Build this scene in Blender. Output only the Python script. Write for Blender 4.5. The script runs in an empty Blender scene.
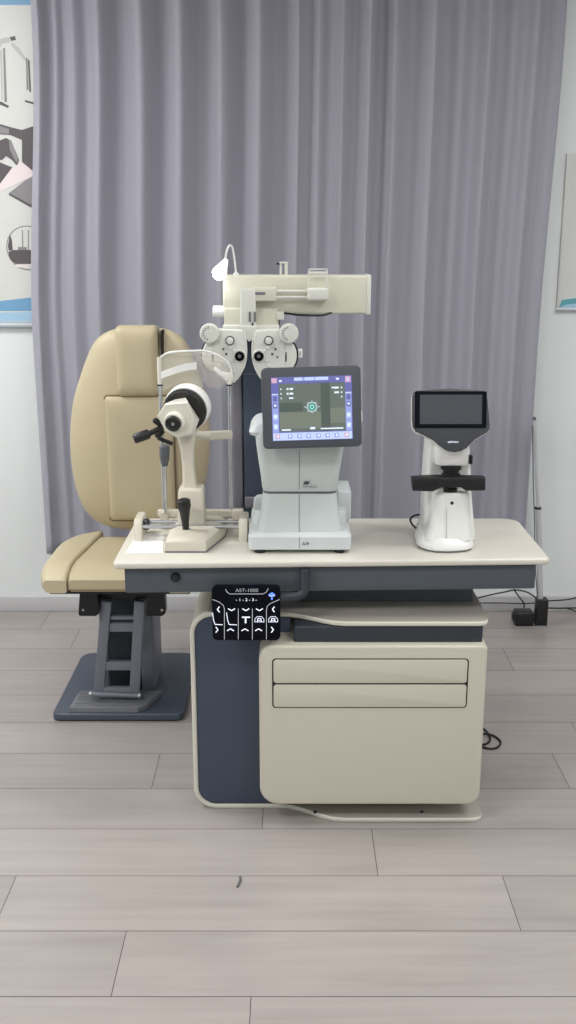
import bpy, bmesh, math, random
from mathutils import Vector, Matrix
random.seed(7)
C = bpy.context.scene.collection
SC = bpy.context.scene

# ------------------------------------------------------------------ camera, world, lights
H = 1.53; PITCH = math.radians(14.95); FPX = 1000.0
cam_d = bpy.data.cameras.new('camera'); cam = bpy.data.objects.new('camera', cam_d); C.objects.link(cam)
cam.location = (0, 0, H); cam.rotation_euler = (math.radians(90) - PITCH, 0, 0)
cam_d.sensor_fit = 'VERTICAL'; cam_d.sensor_height = 36.0; cam_d.lens = 36.0 * FPX / 1024.0
cam_d.clip_start = 0.05; cam_d.clip_end = 60
SC.camera = cam
w = bpy.data.worlds.new('world'); SC.world = w; w.use_nodes = True
w.node_tree.nodes['Background'].inputs[0].default_value = (0.93, 0.97, 1.0, 1)
w.node_tree.nodes['Background'].inputs[1].default_value = 0.36
SC.view_settings.view_transform = 'Standard'; SC.view_settings.look = 'None'
SC.view_settings.gamma = 1; SC.view_settings.use_curve_mapping = False
SC.view_settings.exposure = 0.0
CEIL = 2.78
LAMPS = [(-1.7, 2.8, 36), (1.25, 2.2, 19), (-1.5, 0.6, 31), (1.25, 0.4, 19), (0.0, -1.2, 19)]
for lx, ly, e in LAMPS:
    ld = bpy.data.lights.new('ceiling_panel_light', 'AREA'); ld.shape = 'RECTANGLE'; ld.size = 0.9; ld.size_y = 0.55
    ld.energy = e; ld.color = (1.0, 0.99, 0.975)
    lo = bpy.data.objects.new('ceiling_panel_light', ld); C.objects.link(lo); lo.location = (lx, ly, CEIL - 0.045)

# ------------------------------------------------------------------ measuring helper: pixel + depth -> point of the place
cp, sp = math.cos(PITCH), math.sin(PITCH)
def at(px, py, Y):
    u, v = (px - 288) / FPX, (py - 512) / FPX
    t = Y / (cp - v * sp)
    return Vector((u * t, Y, H + (-sp - v * cp) * t))
def atz(px, py, z):
    u, v = (px - 288) / FPX, (py - 512) / FPX
    t = (z - H) / (-sp - v * cp)
    return Vector((u * t, (cp - v * sp) * t, z))

# ------------------------------------------------------------------ materials
def lin(v):
    v /= 255.0
    return v / 12.92 if v <= 0.04045 else ((v + 0.055) / 1.055) ** 2.4
def col(r, g, b): return (lin(r), lin(g), lin(b), 1)
def mat(name, rgb, rough=0.5, metal=0.0, emit=None, alpha=None, bump=0.0, bscale=300, var=0.0, vscale=6, coat=0.0, sheen=0.0, spec=0.5):
    m = bpy.data.materials.new(name); m.use_nodes = True
    nt = m.node_tree; b = nt.nodes['Principled BSDF']
    c = col(*rgb)
    b.inputs['Base Color'].default_value = c
    b.inputs['Roughness'].default_value = rough; b.inputs['Metallic'].default_value = metal
    b.inputs['Coat Weight'].default_value = coat; b.inputs['Sheen Weight'].default_value = sheen
    b.inputs['Specular IOR Level'].default_value = spec
    if emit:
        b.inputs['Emission Color'].default_value = c; b.inputs['Emission Strength'].default_value = emit
    if alpha is not None: b.inputs['Alpha'].default_value = alpha
    tc = nt.nodes.new('ShaderNodeTexCoord')
    if var > 0:
        n = nt.nodes.new('ShaderNodeTexNoise'); n.inputs['Scale'].default_value = vscale; n.inputs['Detail'].default_value = 4
        nt.links.new(tc.outputs['Object'], n.inputs['Vector'])
        mx = nt.nodes.new('ShaderNodeMix'); mx.data_type = 'RGBA'
        mx.inputs['A'].default_value = tuple(x * (1 - var) for x in c[:3]) + (1,)
        mx.inputs['B'].default_value = tuple(min(1, x * (1 + var)) for x in c[:3]) + (1,)
        nt.links.new(n.outputs['Fac'], mx.inputs['Factor']); nt.links.new(mx.outputs['Result'], b.inputs['Base Color'])
    if bump > 0:
        n2 = nt.nodes.new('ShaderNodeTexNoise'); n2.inputs['Scale'].default_value = bscale; n2.inputs['Detail'].default_value = 3
        nt.links.new(tc.outputs['Object'], n2.inputs['Vector'])
        bp = nt.nodes.new('ShaderNodeBump'); bp.inputs['Strength'].default_value = bump; bp.inputs['Distance'].default_value = 0.002
        nt.links.new(n2.outputs['Fac'], bp.inputs['Height']); nt.links.new(bp.outputs['Normal'], b.inputs['Normal'])
    return m
M = {
 'wall': mat('wall_paint', (226, 230, 231), 0.85, bump=0.1, bscale=120, var=0.01),
 'ceiling': mat('ceiling_paint', (238, 238, 236), 0.9),
 'baseboard': mat('baseboard_paint', (196, 196, 198), 0.4),
 'cream': mat('cream_lacquer', (203, 199, 184), 0.38, bump=0.04, bscale=500, var=0.012),
 'trim': mat('pale_cream_edge', (214, 212, 200), 0.4, var=0.01),
 'top': mat('tabletop_laminate', (214, 210, 200), 0.33, var=0.015, bump=0.03),
 'shelf': mat('shelf_laminate_shaded', (172, 166, 158), 0.4, var=0.015),
 'navy': mat('slate_navy_lacquer', (62, 73, 91), 0.42, var=0.03, bump=0.04),
 'apron': mat('slate_grey_lacquer', (80, 87, 94), 0.45, var=0.03),
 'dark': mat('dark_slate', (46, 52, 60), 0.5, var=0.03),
 'gap': mat('plank_gap', (84, 79, 77), 0.8),
 'groove': mat('shadow_gap_black', (30, 28, 26), 0.8),
 'column_grey': mat('column_trim_grey', (118, 116, 124), 0.45, var=0.02),
 'leather': mat('cream_leatherette', (192, 180, 150), 0.48, bump=0.22, bscale=260, var=0.03, vscale=9),
 'leather2': mat('cream_leatherette_pad', (187, 175, 145), 0.46, bump=0.22, bscale=260, var=0.03, vscale=9),
 'seam': mat('leather_seam', (120, 103, 76), 0.8),
 'chairmetal': mat('chair_slate_paint', (118, 123, 134), 0.42, var=0.04),
 'chairbase': mat('chair_base_slate', (66, 76, 90), 0.4, var=0.05),
 'rubber': mat('footrest_rubber', (110, 112, 118), 0.7, bump=0.2),
 'black': mat('black_plastic', (24, 24, 26), 0.4, var=0.05),
 'blackmetal': mat('black_metal', (30, 30, 32), 0.35, 0.3),
 'gloss': mat('black_glass', (6, 8, 20), 0.45, spec=0.12),
 'white': mat('white_plastic', (232, 233, 231), 0.35, var=0.01),
 'offwhite': mat('offwhite_enamel', (226, 224, 212), 0.35, var=0.012),
 'ivory': mat('ivory_enamel', (208, 207, 190), 0.38, var=0.012),
 'ivory2': mat('ivory_enamel_cool', (214, 215, 208), 0.35, var=0.012),
 'slit': mat('slit_lamp_beige', (212, 206, 192), 0.4, var=0.012),
 'grey_body': mat('cool_grey_plastic', (196, 204, 203), 0.42, var=0.012),
 'grey_body2': mat('cool_grey_plastic_light', (208, 214, 216), 0.42, var=0.012),
 'grey_line': mat('panel_joint_grey', (110, 114, 116), 0.7),
 'bezel': mat('monitor_bezel', (72, 76, 84), 0.45, var=0.03),
 'bezel2': mat('charcoal_bezel', (66, 69, 74), 0.4, var=0.03),
 'chrome': mat('chrome', (205, 207, 210), 0.18, 1.0),
 'pole': mat('satin_aluminium', (200, 201, 205), 0.35, 0.35),
 'steel': mat('brushed_steel', (180, 182, 186), 0.32, 0.9),
 'greytube': mat('mid_grey_plastic', (92, 96, 104), 0.5),
 'shield': mat('clear_shield', (214, 206, 196), 0.15, alpha=0.42),
 'clear': mat('clear_acrylic', (235, 236, 230), 0.1, alpha=0.35),
 'scr_off': mat('dark_lcd', (74, 79, 84), 0.25),
 'paper': mat('white_sheet', (245, 245, 243), 0.6),
 'ink': mat('dark_ink', (70, 74, 74), 0.6),
 'bulb': mat('lit_bulb', (250, 248, 255), 0.5, emit=3.0),
 'lampshade': mat('translucent_lamp_shade', (248, 247, 252), 0.4, emit=0.55),
 'ui_white': mat('ui_white', (226, 230, 244), 0.5, emit=0.7),
 'ui_line': mat('ui_line', (196, 198, 204), 0.5, emit=0.35),
 'ui_dim': mat('ui_dim', (150, 154, 158), 0.5, emit=0.5),
 'ui_glow': mat('ui_blue', (90, 130, 240), 0.5, emit=1.3),
 'scr_bg': mat('screen_camera_view', (92, 102, 96), 0.4, emit=0.42, var=0.0),
 'scr_bg2': mat('screen_camera_view_dark', (72, 84, 78), 0.4, emit=0.42),
 'scr_bg3': mat('screen_camera_view_light', (108, 116, 106), 0.4, emit=0.42),
 'scr_blue': mat('screen_blue', (86, 90, 146), 0.4, emit=0.7),
 'scr_lilac': mat('screen_lilac', (128, 138, 190), 0.4, emit=0.75),
 'scr_pale': mat('screen_pale', (162, 176, 206), 0.4, emit=0.8),
 'scr_ice': mat('screen_ice', (200, 210, 222), 0.4, emit=0.8),
 'scr_pink': mat('screen_pink', (176, 140, 168), 0.4, emit=0.8),
 'scr_teal': mat('screen_teal', (120, 220, 205), 0.4, emit=0.8),
 'poster': mat('poster_white', (208, 210, 207), 0.45),
 'p_blue': mat('poster_blue', (112, 160, 196), 0.45),
 'p_blue2': mat('poster_pale_blue', (160, 196, 222), 0.45),
 'p_dark': mat('poster_dark', (86, 80, 84), 0.5),
 'p_mid': mat('poster_mid_grey', (134, 132, 136), 0.5),
 'p_light': mat('poster_light_grey', (184, 184, 184), 0.5),
 'p_pink': mat('poster_blush', (226, 214, 216), 0.5),
 'p_teal': mat('poster_teal', (92, 160, 172), 0.45),
 'frame': mat('aluminium_frame', (196, 204, 212), 0.35, 0.4),
 'cable': mat('black_cable', (22, 22, 23), 0.5),
 'emit': mat('lamp_diffuser', (255, 252, 245), 0.5, emit=3.0),
}
def curtain_mat():
    m = mat('grey_lilac_fabric', (160, 160, 172), 0.75, sheen=0.25, spec=0.25)
    nt = m.node_tree; b = nt.nodes['Principled BSDF']
    tc = nt.nodes.new('ShaderNodeTexCoord'); mp = nt.nodes.new('ShaderNodeMapping'); mp.inputs['Scale'].default_value = (900, 900, 500)
    n = nt.nodes.new('ShaderNodeTexNoise'); n.inputs['Scale'].default_value = 1
    nt.links.new(tc.outputs['Object'], mp.inputs[0]); nt.links.new(mp.outputs[0], n.inputs['Vector'])
    bp = nt.nodes.new('ShaderNodeBump'); bp.inputs['Strength'].default_value = 0.15; bp.inputs['Distance'].default_value = 0.001
    nt.links.new(n.outputs['Fac'], bp.inputs['Height']); nt.links.new(bp.outputs[0], b.inputs['Normal'])
    return m
M['curtain'] = curtain_mat()
def floor_mat():
    m = bpy.data.materials.new('grey_oak_laminate'); m.use_nodes = True
    nt = m.node_tree; b = nt.nodes['Principled BSDF']; L = nt.links.new
    at_ = nt.nodes.new('ShaderNodeAttribute'); at_.attribute_name = 'plank'
    tc = nt.nodes.new('ShaderNodeTexCoord')
    add = nt.nodes.new('ShaderNodeVectorMath'); add.operation = 'MULTIPLY_ADD'
    add.inputs[1].default_value = (37.0, 11.0, 5.0)
    L(at_.outputs['Vector'], add.inputs[0]); L(tc.outputs['Object'], add.inputs[2])
    mp = nt.nodes.new('ShaderNodeMapping'); mp.inputs['Scale'].default_value = (1.3, 24, 1)
    L(add.outputs[0], mp.inputs[0])
    n = nt.nodes.new('ShaderNodeTexNoise'); n.inputs['Scale'].default_value = 1.6; n.inputs['Detail'].default_value = 6; n.inputs['Distortion'].default_value = 0.4
    L(mp.outputs[0], n.inputs['Vector'])
    mp2 = nt.nodes.new('ShaderNodeMapping'); mp2.inputs['Scale'].default_value = (1.0, 3.2, 1)
    L(add.outputs[0], mp2.inputs[0])
    n2 = nt.nodes.new('ShaderNodeTexNoise'); n2.inputs['Scale'].default_value = 2.0; n2.inputs['Detail'].default_value = 3
    L(mp2.outputs[0], n2.inputs['Vector'])
    cr = nt.nodes.new('ShaderNodeValToRGB')
    cr.color_ramp.elements[0].position = 0.25; cr.color_ramp.elements[0].color = col(158, 151, 148)
    cr.color_ramp.elements[1].position = 0.75; cr.color_ramp.elements[1].color = col(169, 162, 159)
    L(n.outputs['Fac'], cr.inputs[0])
    cr2 = nt.nodes.new('ShaderNodeValToRGB')
    cr2.color_ramp.elements[0].position = 0.3; cr2.color_ramp.elements[0].color = (0.9, 0.9, 0.9, 1)
    cr2.color_ramp.elements[1].position = 0.6; cr2.color_ramp.elements[1].color = (1.04, 1.04, 1.04, 1)
    L(n2.outputs['Fac'], cr2.inputs[0])
    mx = nt.nodes.new('ShaderNodeMix'); mx.data_type = 'RGBA'; mx.blend_type = 'MULTIPLY'; mx.inputs['Factor'].default_value = 1
    L(cr.outputs[0], mx.inputs['A']); L(cr2.outputs[0], mx.inputs['B'])
    sep = nt.nodes.new('ShaderNodeSeparateXYZ'); L(at_.outputs['Vector'], sep.inputs[0])
    mr = nt.nodes.new('ShaderNodeMapRange'); mr.inputs['To Min'].default_value = 0.95; mr.inputs['To Max'].default_value = 1.05
    L(sep.outputs[0], mr.inputs[0])
    mx2 = nt.nodes.new('ShaderNodeVectorMath'); mx2.operation = 'SCALE'
    L(mx.outputs['Result'], mx2.inputs[0]); L(mr.outputs[0], mx2.inputs['Scale'])
    L(mx2.outputs[0], b.inputs['Base Color'])
    b.inputs['Roughness'].default_value = 0.3; b.inputs['Specular IOR Level'].default_value = 0.5
    return m
M['floor'] = floor_mat()

# ------------------------------------------------------------------ mesh builder
def new_from(bm_dst, bm_src):
    me = bpy.data.meshes.new('tmp'); bm_src.to_mesh(me); bm_src.free()
    bm_dst.from_mesh(me); bpy.data.meshes.remove(me)
def wpos(o):
    p = Vector((0, 0, 0))
    while o is not None: p = p + o.location; o = o.parent
    return p
def smooth_path(pts, n=8):
    pts = [Vector(p) for p in pts]
    if len(pts) < 3: return pts
    P = [pts[0] * 2 - pts[1]] + pts + [pts[-1] * 2 - pts[-2]]
    out = []
    for i in range(1, len(P) - 2):
        p0, p1, p2, p3 = P[i-1:i+3]
        for k in range(n):
            t = k / n
            out.append(0.5 * ((2*p1) + (p2-p0)*t + (2*p0-5*p1+4*p2-p3)*t*t + (3*p1-p0-3*p2+p3)*t**3))
    out.append(pts[-1]); return out
def rrect(cx, cy, w_, h_, r, n=6):
    if not isinstance(r, (list, tuple)): r = [r] * 4           # order: right-top, left-top, left-bottom, right-bottom
    out = []
    for (sx, sy, a0), rr in zip(((1, 1, 0), (-1, 1, 90), (-1, -1, 180), (1, -1, 270)), r):
        rr = max(rr, 1e-5)
        ox, oy = cx + sx * (w_/2 - rr), cy + sy * (h_/2 - rr)
        for k in range(n + 1):
            a = math.radians(a0 + 90 * k / n)
            out.append((ox + rr * math.cos(a), oy + rr * math.sin(a)))
    return out
def ell(cx, cy, rx, ry, n=32):
    return [(cx + rx * math.cos(2*math.pi*k/n), cy + ry * math.sin(2*math.pi*k/n)) for k in range(n)]
class MB:
    def __init__(s): s.bm = bmesh.new()
    def box(s, x0, x1, y0, y1, z0, z1, bev=0.0, seg=3, mi=0, mtx=None):
        b = bmesh.new(); bmesh.ops.create_cube(b, size=1)
        for v in b.verts:
            v.co = Vector(((x0+x1)/2 + v.co.x*(x1-x0), (y0+y1)/2 + v.co.y*(y1-y0), (z0+z1)/2 + v.co.z*(z1-z0)))
        if bev > 0: bmesh.ops.bevel(b, geom=b.edges[:], offset=bev, segments=seg, profile=0.5, affect='EDGES')
        if mtx: bmesh.ops.transform(b, matrix=mtx, verts=b.verts)
        for f in b.faces: f.material_index = mi
        new_from(s.bm, b); return s
    def obox(s, p0, p1, wd, th, bev=0.0, up=(0, 0, 1), mi=0):
        """a bar from p0 to p1, wd across, th thick along up"""
        p0, p1 = Vector(p0), Vector(p1); d = (p1 - p0); L = d.length; d.normalize()
        u = Vector(up); u = (u - d * u.dot(d)).normalized(); r = d.cross(u)
        m = Matrix((( d.x, r.x, u.x, 0), (d.y, r.y, u.y, 0), (d.z, r.z, u.z, 0), (0, 0, 0, 1))); m.translation = (p0 + p1) / 2
        return s.box(-L/2, L/2, -wd/2, wd/2, -th/2, th/2, bev, 2, mi, m)
    def prism(s, pts, d, bev=0.0, seg=3, mi=0, both=False):
        """outline of 3-D points pushed along d; bev rounds the rim of the first face (both: of both faces)"""
        b = bmesh.new(); d = Vector(d); n = len(pts)
        A = [b.verts.new(Vector(p)) for p in pts]; B = [b.verts.new(Vector(p) + d) for p in pts]
        fa = b.faces.new(A); fb = b.faces.new(B[::-1])
        for i in range(n): b.faces.new((A[i], B[i], B[(i+1) % n], A[(i+1) % n]))
        bmesh.ops.recalc_face_normals(b, faces=b.faces)
        if bev > 0:
            e = list(fa.edges) + (list(fb.edges) if both else [])
            bmesh.ops.bevel(b, geom=e, offset=bev, segments=seg, profile=0.5, affect='EDGES')
        for f in b.faces: f.material_index = mi
        new_from(s.bm, b); return s
    def pxz(s, pts, y0, y1, bev=0.0, seg=3, mi=0, both=False):        # outline in x,z pushed from y0 to y1
        return s.prism([(x, y0, z) for x, z in pts], (0, y1 - y0, 0), bev, seg, mi, both)
    def pxy(s, pts, z0, z1, bev=0.0, seg=3, mi=0, both=False):        # outline in x,y; bevel on the z1 rim
        return s.prism([(x, y, z1) for x, y in pts], (0, 0, z0 - z1), bev, seg, mi, both)
    def tube(s, pts, r, seg=12, mi=0, smooth=0):
        pts = [Vector(p) for p in pts]
        if smooth:
            if isinstance(r, (list, tuple)): raise ValueError
            pts = smooth_path(pts, smooth)
        b = bmesh.new(); n = len(pts); rs = r if isinstance(r, (list, tuple)) else [r] * n
        rings = []; ref = None
        for i, p in enumerate(pts):
            d = (pts[min(i+1, n-1)] - pts[max(i-1, 0)])
            if d.length < 1e-9: d = Vector((0, 0, 1))
            d.normalize()
            if ref is None:
                ref = Vector((0, 0, 1)) if abs(d.z) < 0.9 else Vector((1, 0, 0))
            u = (ref - d * ref.dot(d))
            if u.length < 1e-6: u = d.orthogonal()
            u.normalize(); ref = u; v = d.cross(u)
            rings.append([b.verts.new(p + (u * math.cos(2*math.pi*k/seg) + v * math.sin(2*math.pi*k/seg)) * rs[i]) for k in range(seg)])
        for i in range(n-1):
            for k in range(seg):
                b.faces.new((rings[i][k], rings[i][(k+1) % seg], rings[i+1][(k+1) % seg], rings[i+1][k]))
        b.faces.new(rings[0][::-1]); b.faces.new(rings[-1])
        bmesh.ops.recalc_face_normals(b, faces=b.faces)
        for f in b.faces: f.material_index = mi
        new_from(s.bm, b); return s
    def lathe(s, prof, o, axis, seg=32, mi=0):
        """prof = [(radius, distance along axis)]"""
        o = Vector(o); d = Vector(axis).normalized()
        u = d.orthogonal().normalized(); v = d.cross(u); b = bmesh.new(); rings = []
        for r, h in prof:
            r = max(r, 1e-5)
            rings.append([b.verts.new(o + d*h + (u*math.cos(2*math.pi*k/seg) + v*math.sin(2*math.pi*k/seg))*r) for k in range(seg)])
        for i in range(len(rings)-1):
            for k in range(seg): b.faces.new((rings[i][k], rings[i][(k+1) % seg], rings[i+1][(k+1) % seg], rings[i+1][k]))
        b.faces.new(rings[0][::-1]); b.faces.new(rings[-1])
        bmesh.ops.recalc_face_normals(b, faces=b.faces)
        for f in b.faces: f.material_index = mi
        new_from(s.bm, b); return s
    def loft(s, loops, mi=0, caps=True):
        b = bmesh.new(); R = [[b.verts.new(Vector(p)) for p in lp] for lp in loops]; n = len(R[0])
        for i in range(len(R)-1):
            for k in range(n): b.faces.new((R[i][k], R[i][(k+1) % n], R[i+1][(k+1) % n], R[i+1][k]))
        if caps: b.faces.new(R[0][::-1]); b.faces.new(R[-1])
        bmesh.ops.recalc_face_normals(b, faces=b.faces)
        for f in b.faces: f.material_index = mi
        new_from(s.bm, b); return s
    def pillow(s, outline, y0, t, p=2.6, rings=14, mi=0, back=0.3):
        """padded panel: x,z outline, crown t towards -y, back of thickness back*t"""
        cx = sum(a for a, _ in outline)/len(outline); cz = sum(a for _, a in outline)/len(outline)
        loops = []
        for k in range(rings + 1):
            a = math.pi/2 * k / rings; sc = math.cos(a) ** (2/p); h = math.sin(a) ** (2/p)
            sc = max(sc, 0.002)
            loops.append([(cx + (x-cx)*sc, y0 - t*h, cz + (z-cz)*sc) for x, z in outline])
        bk = []
        for k in range(rings//2, 0, -1):
            a = math.pi/2 * k / (rings//2); sc = max(math.cos(a) ** (2/p), 0.002); h = math.sin(a) ** (2/p)
            bk.append([(cx + (x-cx)*sc, y0 + back*t*h, cz + (z-cz)*sc) for x, z in outline])
        return s.loft(bk + loops, mi)
    def stroke(s, pts, wd, y, t=0.0006, mi=0):
        """flat ink line through x,z points on a plane facing -y"""
        for a, b_ in zip(pts[:-1], pts[1:]):
            s.obox((a[0], y, a[1]), (b_[0], y, b_[1]), wd, t, 0, (0, 1, 0), mi)
        return s
    def xf(s, m):
        bmesh.ops.transform(s.bm, matrix=m, verts=s.bm.verts); return s
    def build(s, name, mats, parent=None, smooth=35):
        if not isinstance(mats, (list, tuple)): mats = [mats]
        me = bpy.data.meshes.new(name)
        if parent is None:
            xs = [v.co.x for v in s.bm.verts]; ys = [v.co.y for v in s.bm.verts]; zs = [v.co.z for v in s.bm.verts]
            o0 = Vector(((min(xs)+max(xs))/2, (min(ys)+max(ys))/2, min(zs)))
        else: o0 = wpos(parent)
        bmesh.ops.translate(s.bm, verts=s.bm.verts, vec=-o0)
        s.bm.to_mesh(me); s.bm.free()
        for f in me.polygons: f.use_smooth = True
        me.set_sharp_from_angle(angle=math.radians(smooth))
        o = bpy.data.objects.new(name, me); C.objects.link(o)
        for m_ in mats: me.materials.append(M[m_])
        if parent is None: o.location = o0
        else: o.parent = parent
        return o
def thing(name, label, cat, loc, group=None):
    o = bpy.data.objects.new(name, None); C.objects.link(o); o.empty_display_size = 0.1
    o.location = loc; o['label'] = label; o['category'] = cat
    if group: o['group'] = group
    return o
def tag(o, label, cat, group=None):
    o['label'] = label; o['category'] = cat
    if group: o['group'] = group
    return o
def struct(o): o['kind'] = 'structure'; return o
def text_mesh(mb, txt, cx, cz, y, size, mi=0, squash=1.0):
    cu = bpy.data.curves.new('t', 'FONT'); cu.body = txt; cu.size = size; cu.align_x = 'CENTER'; cu.align_y = 'CENTER'; cu.extrude = 0.0003
    ob = bpy.data.objects.new('t', cu); C.objects.link(ob)
    dg = bpy.context.evaluated_depsgraph_get(); me = bpy.data.meshes.new_from_object(ob.evaluated_get(dg))
    b = bmesh.new(); b.from_mesh(me); bpy.data.meshes.remove(me)
    m = Matrix.Translation((cx, y, cz)) @ Matrix.Rotation(math.radians(90), 4, 'X') @ Matrix.Diagonal((squash, 1, 1, 1))
    bmesh.ops.transform(b, matrix=m, verts=b.verts)
    for f in b.faces: f.material_index = mi
    new_from(mb.bm, b)
    bpy.data.objects.remove(ob); bpy.data.curves.remove(cu)

# ------------------------------------------------------------------ the setting
XW, YB, YF = 2.7, 4.08, -2.6
def planks():
    bm = bmesh.new(); lay = bm.verts.layers.float_vector.new('plank')
    PW, PL, G = 0.2088, 1.22, 0.0009
    seams = {0: -0.373, 1: 0.538, 2: 0.226, -1: -0.078, 4: 0.822, 3: -0.07}
    k0 = int((YF - 1.772) / PW) - 1
    rnd = random.Random(3)
    for k in range(k0, int((YB - 1.772) / PW) + 2):
        y0 = 1.772 + PW * k; y1 = min(y0 + PW, YB + 0.02)
        if y0 > YB: break
        off = seams.get(k, rnd.uniform(-0.6, 0.6))
        n0 = int((-XW - off) / PL) - 1
        for j in range(n0, n0 + 8):
            a, b_ = max(off + j * PL, -XW), min(off + (j+1) * PL, XW)
            if b_ <= a: continue
            rv = (rnd.random(), rnd.random(), rnd.random())
            vs = [bm.verts.new(p) for p in ((a+G, y0+G, 0), (b_-G, y0+G, 0), (b_-G, y1-G, 0), (a+G, y1-G, 0))]
            for v in vs: v[lay] = rv
            bm.faces.new(vs)
    g = [bm.verts.new(p) for p in ((-XW, YF, -0.0015), (XW, YF, -0.0015), (XW, YB+.02, -0.0015), (-XW, YB+.02, -0.0015))]
    f = bm.faces.new(g); f.material_index = 1
    me = bpy.data.meshes.new('floor'); bm.to_mesh(me); bm.free()
    me.materials.append(M['floor']); me.materials.append(M['gap'])
    o = bpy.data.objects.new('floor', me); C.objects.link(o); return o
struct(planks())
struct(MB().box(-XW, XW, YB, YB+0.1, 0, CEIL).build('wall_back', 'wall'))
struct(MB().box(-XW-0.1, -XW, YF, YB+0.1, 0, CEIL).build('wall_left', 'wall'))
struct(MB().box(XW, XW+0.1, YF, YB+0.1, 0, CEIL).build('wall_right', 'wall'))
struct(MB().box(-XW-0.1, XW+0.1, YF, YB+0.1, CEIL, CEIL+0.1).build('ceiling', 'ceiling'))
struct(MB().box(-XW, XW, YB-0.014, YB, 0, 0.068, 0.003).build('baseboard_back', 'baseboard'))
for i, (lx, ly, e) in enumerate(LAMPS):
    t = thing('ceiling_panel_lamp', 'square white ceiling light panel', 'lamp', (lx, ly, CEIL-0.04), 'ceiling light panels')
    MB().box(lx-0.48, lx+0.48, ly-0.3, ly+0.3, CEIL-0.035, CEIL, 0.004).build('lamp_frame', 'white', t)
    MB().box(lx-0.45, lx+0.45, ly-0.275, ly+0.275, CEIL-0.039, CEIL-0.034).build('diffuser', 'emit', t)

# ------------------------------------------------------------------ curtain
def curtain():
    Zr = 3.69
    ridge = [(40, .8), (56, .7), (71, .5), (100, 1.), (141, 1.), (182, 1.05), (222, .9), (260, 1.1), (299, .6), (321, .6), (341, .8), (372, .9), (393, .8),
             (436, .8), (462, .35), (491, 1.), (515, .3), (537, .7), (559, .55)]
    rs = [((p - 288) / 1000 * Zr, a) for p, a in ridge]
    x0, x1 = -0.942, 1.02
    rs = [r for r in rs if x0 < r[0] < x1]
    N, Mz = 620, 44
    def off(x, zt):
        # folds: each ridge is a rounded pleat towards the room, softer to the hem
        y = 0
        for i, (c_, a) in enumerate(rs):
            c2 = c_ + 0.012 * math.sin(3.1 * i + zt * 2.0) * (1 - zt)
            lw = (c_ - rs[i-1][0]) * 0.5 if i else 0.06
            rw = (rs[i+1][0] - c_) * 0.5 if i < len(rs)-1 else 0.06
            wd = (lw if x < c2 else rw) * 1.0
            t_ = abs(x - c2) / wd
            if t_ < 1.0:
                y -= a * min(0.085, wd * 1.15) * (0.5 + 0.5 * math.cos(math.pi * t_)) ** 1.25
        return y * (0.75 + 0.25 * zt) + 0.005 * math.sin(x * 9 + zt * 3)
    bm = bmesh.new(); G = []
    for j in range(Mz + 1):
        zt = j / Mz; z = 0.275 + (CEIL - 0.003 - 0.275) * zt
        row = []
        for i in range(N + 1):
            t_ = i / N; x = x0 + (x1 - x0) * t_
            fl = max(0, min(1, (2.35 - z) / 1.2)); fl = fl * fl * (3 - 2*fl)
            xx = x - 0.072 * fl * (1 - t_) ** 3 - 0.026 * fl * t_ ** 4
            yy = 4.045 + off(x, zt)
            row.append(bm.verts.new((xx, yy, z + (0.004 * math.sin(x * 40) if j == 0 else 0))))
        G.append(row)
    for j in range(Mz):
        for i in range(N): bm.faces.new((G[j][i], G[j][i+1], G[j+1][i+1], G[j+1][i]))
    me = bpy.data.meshes.new('curtain'); 
    for f in bm.faces: f.smooth = True
    bm.to_mesh(me); bm.free(); me.materials.append(M['curtain'])
    o = bpy.data.objects.new('curtain', me); C.objects.link(o)
    sm = o.modifiers.new('thickness', 'SOLIDIFY'); sm.thickness = 0.002; sm.offset = 1
    tag(o, 'tall grey-lilac pleated curtain hanging across the back wall', 'curtain')
curtain()

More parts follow.
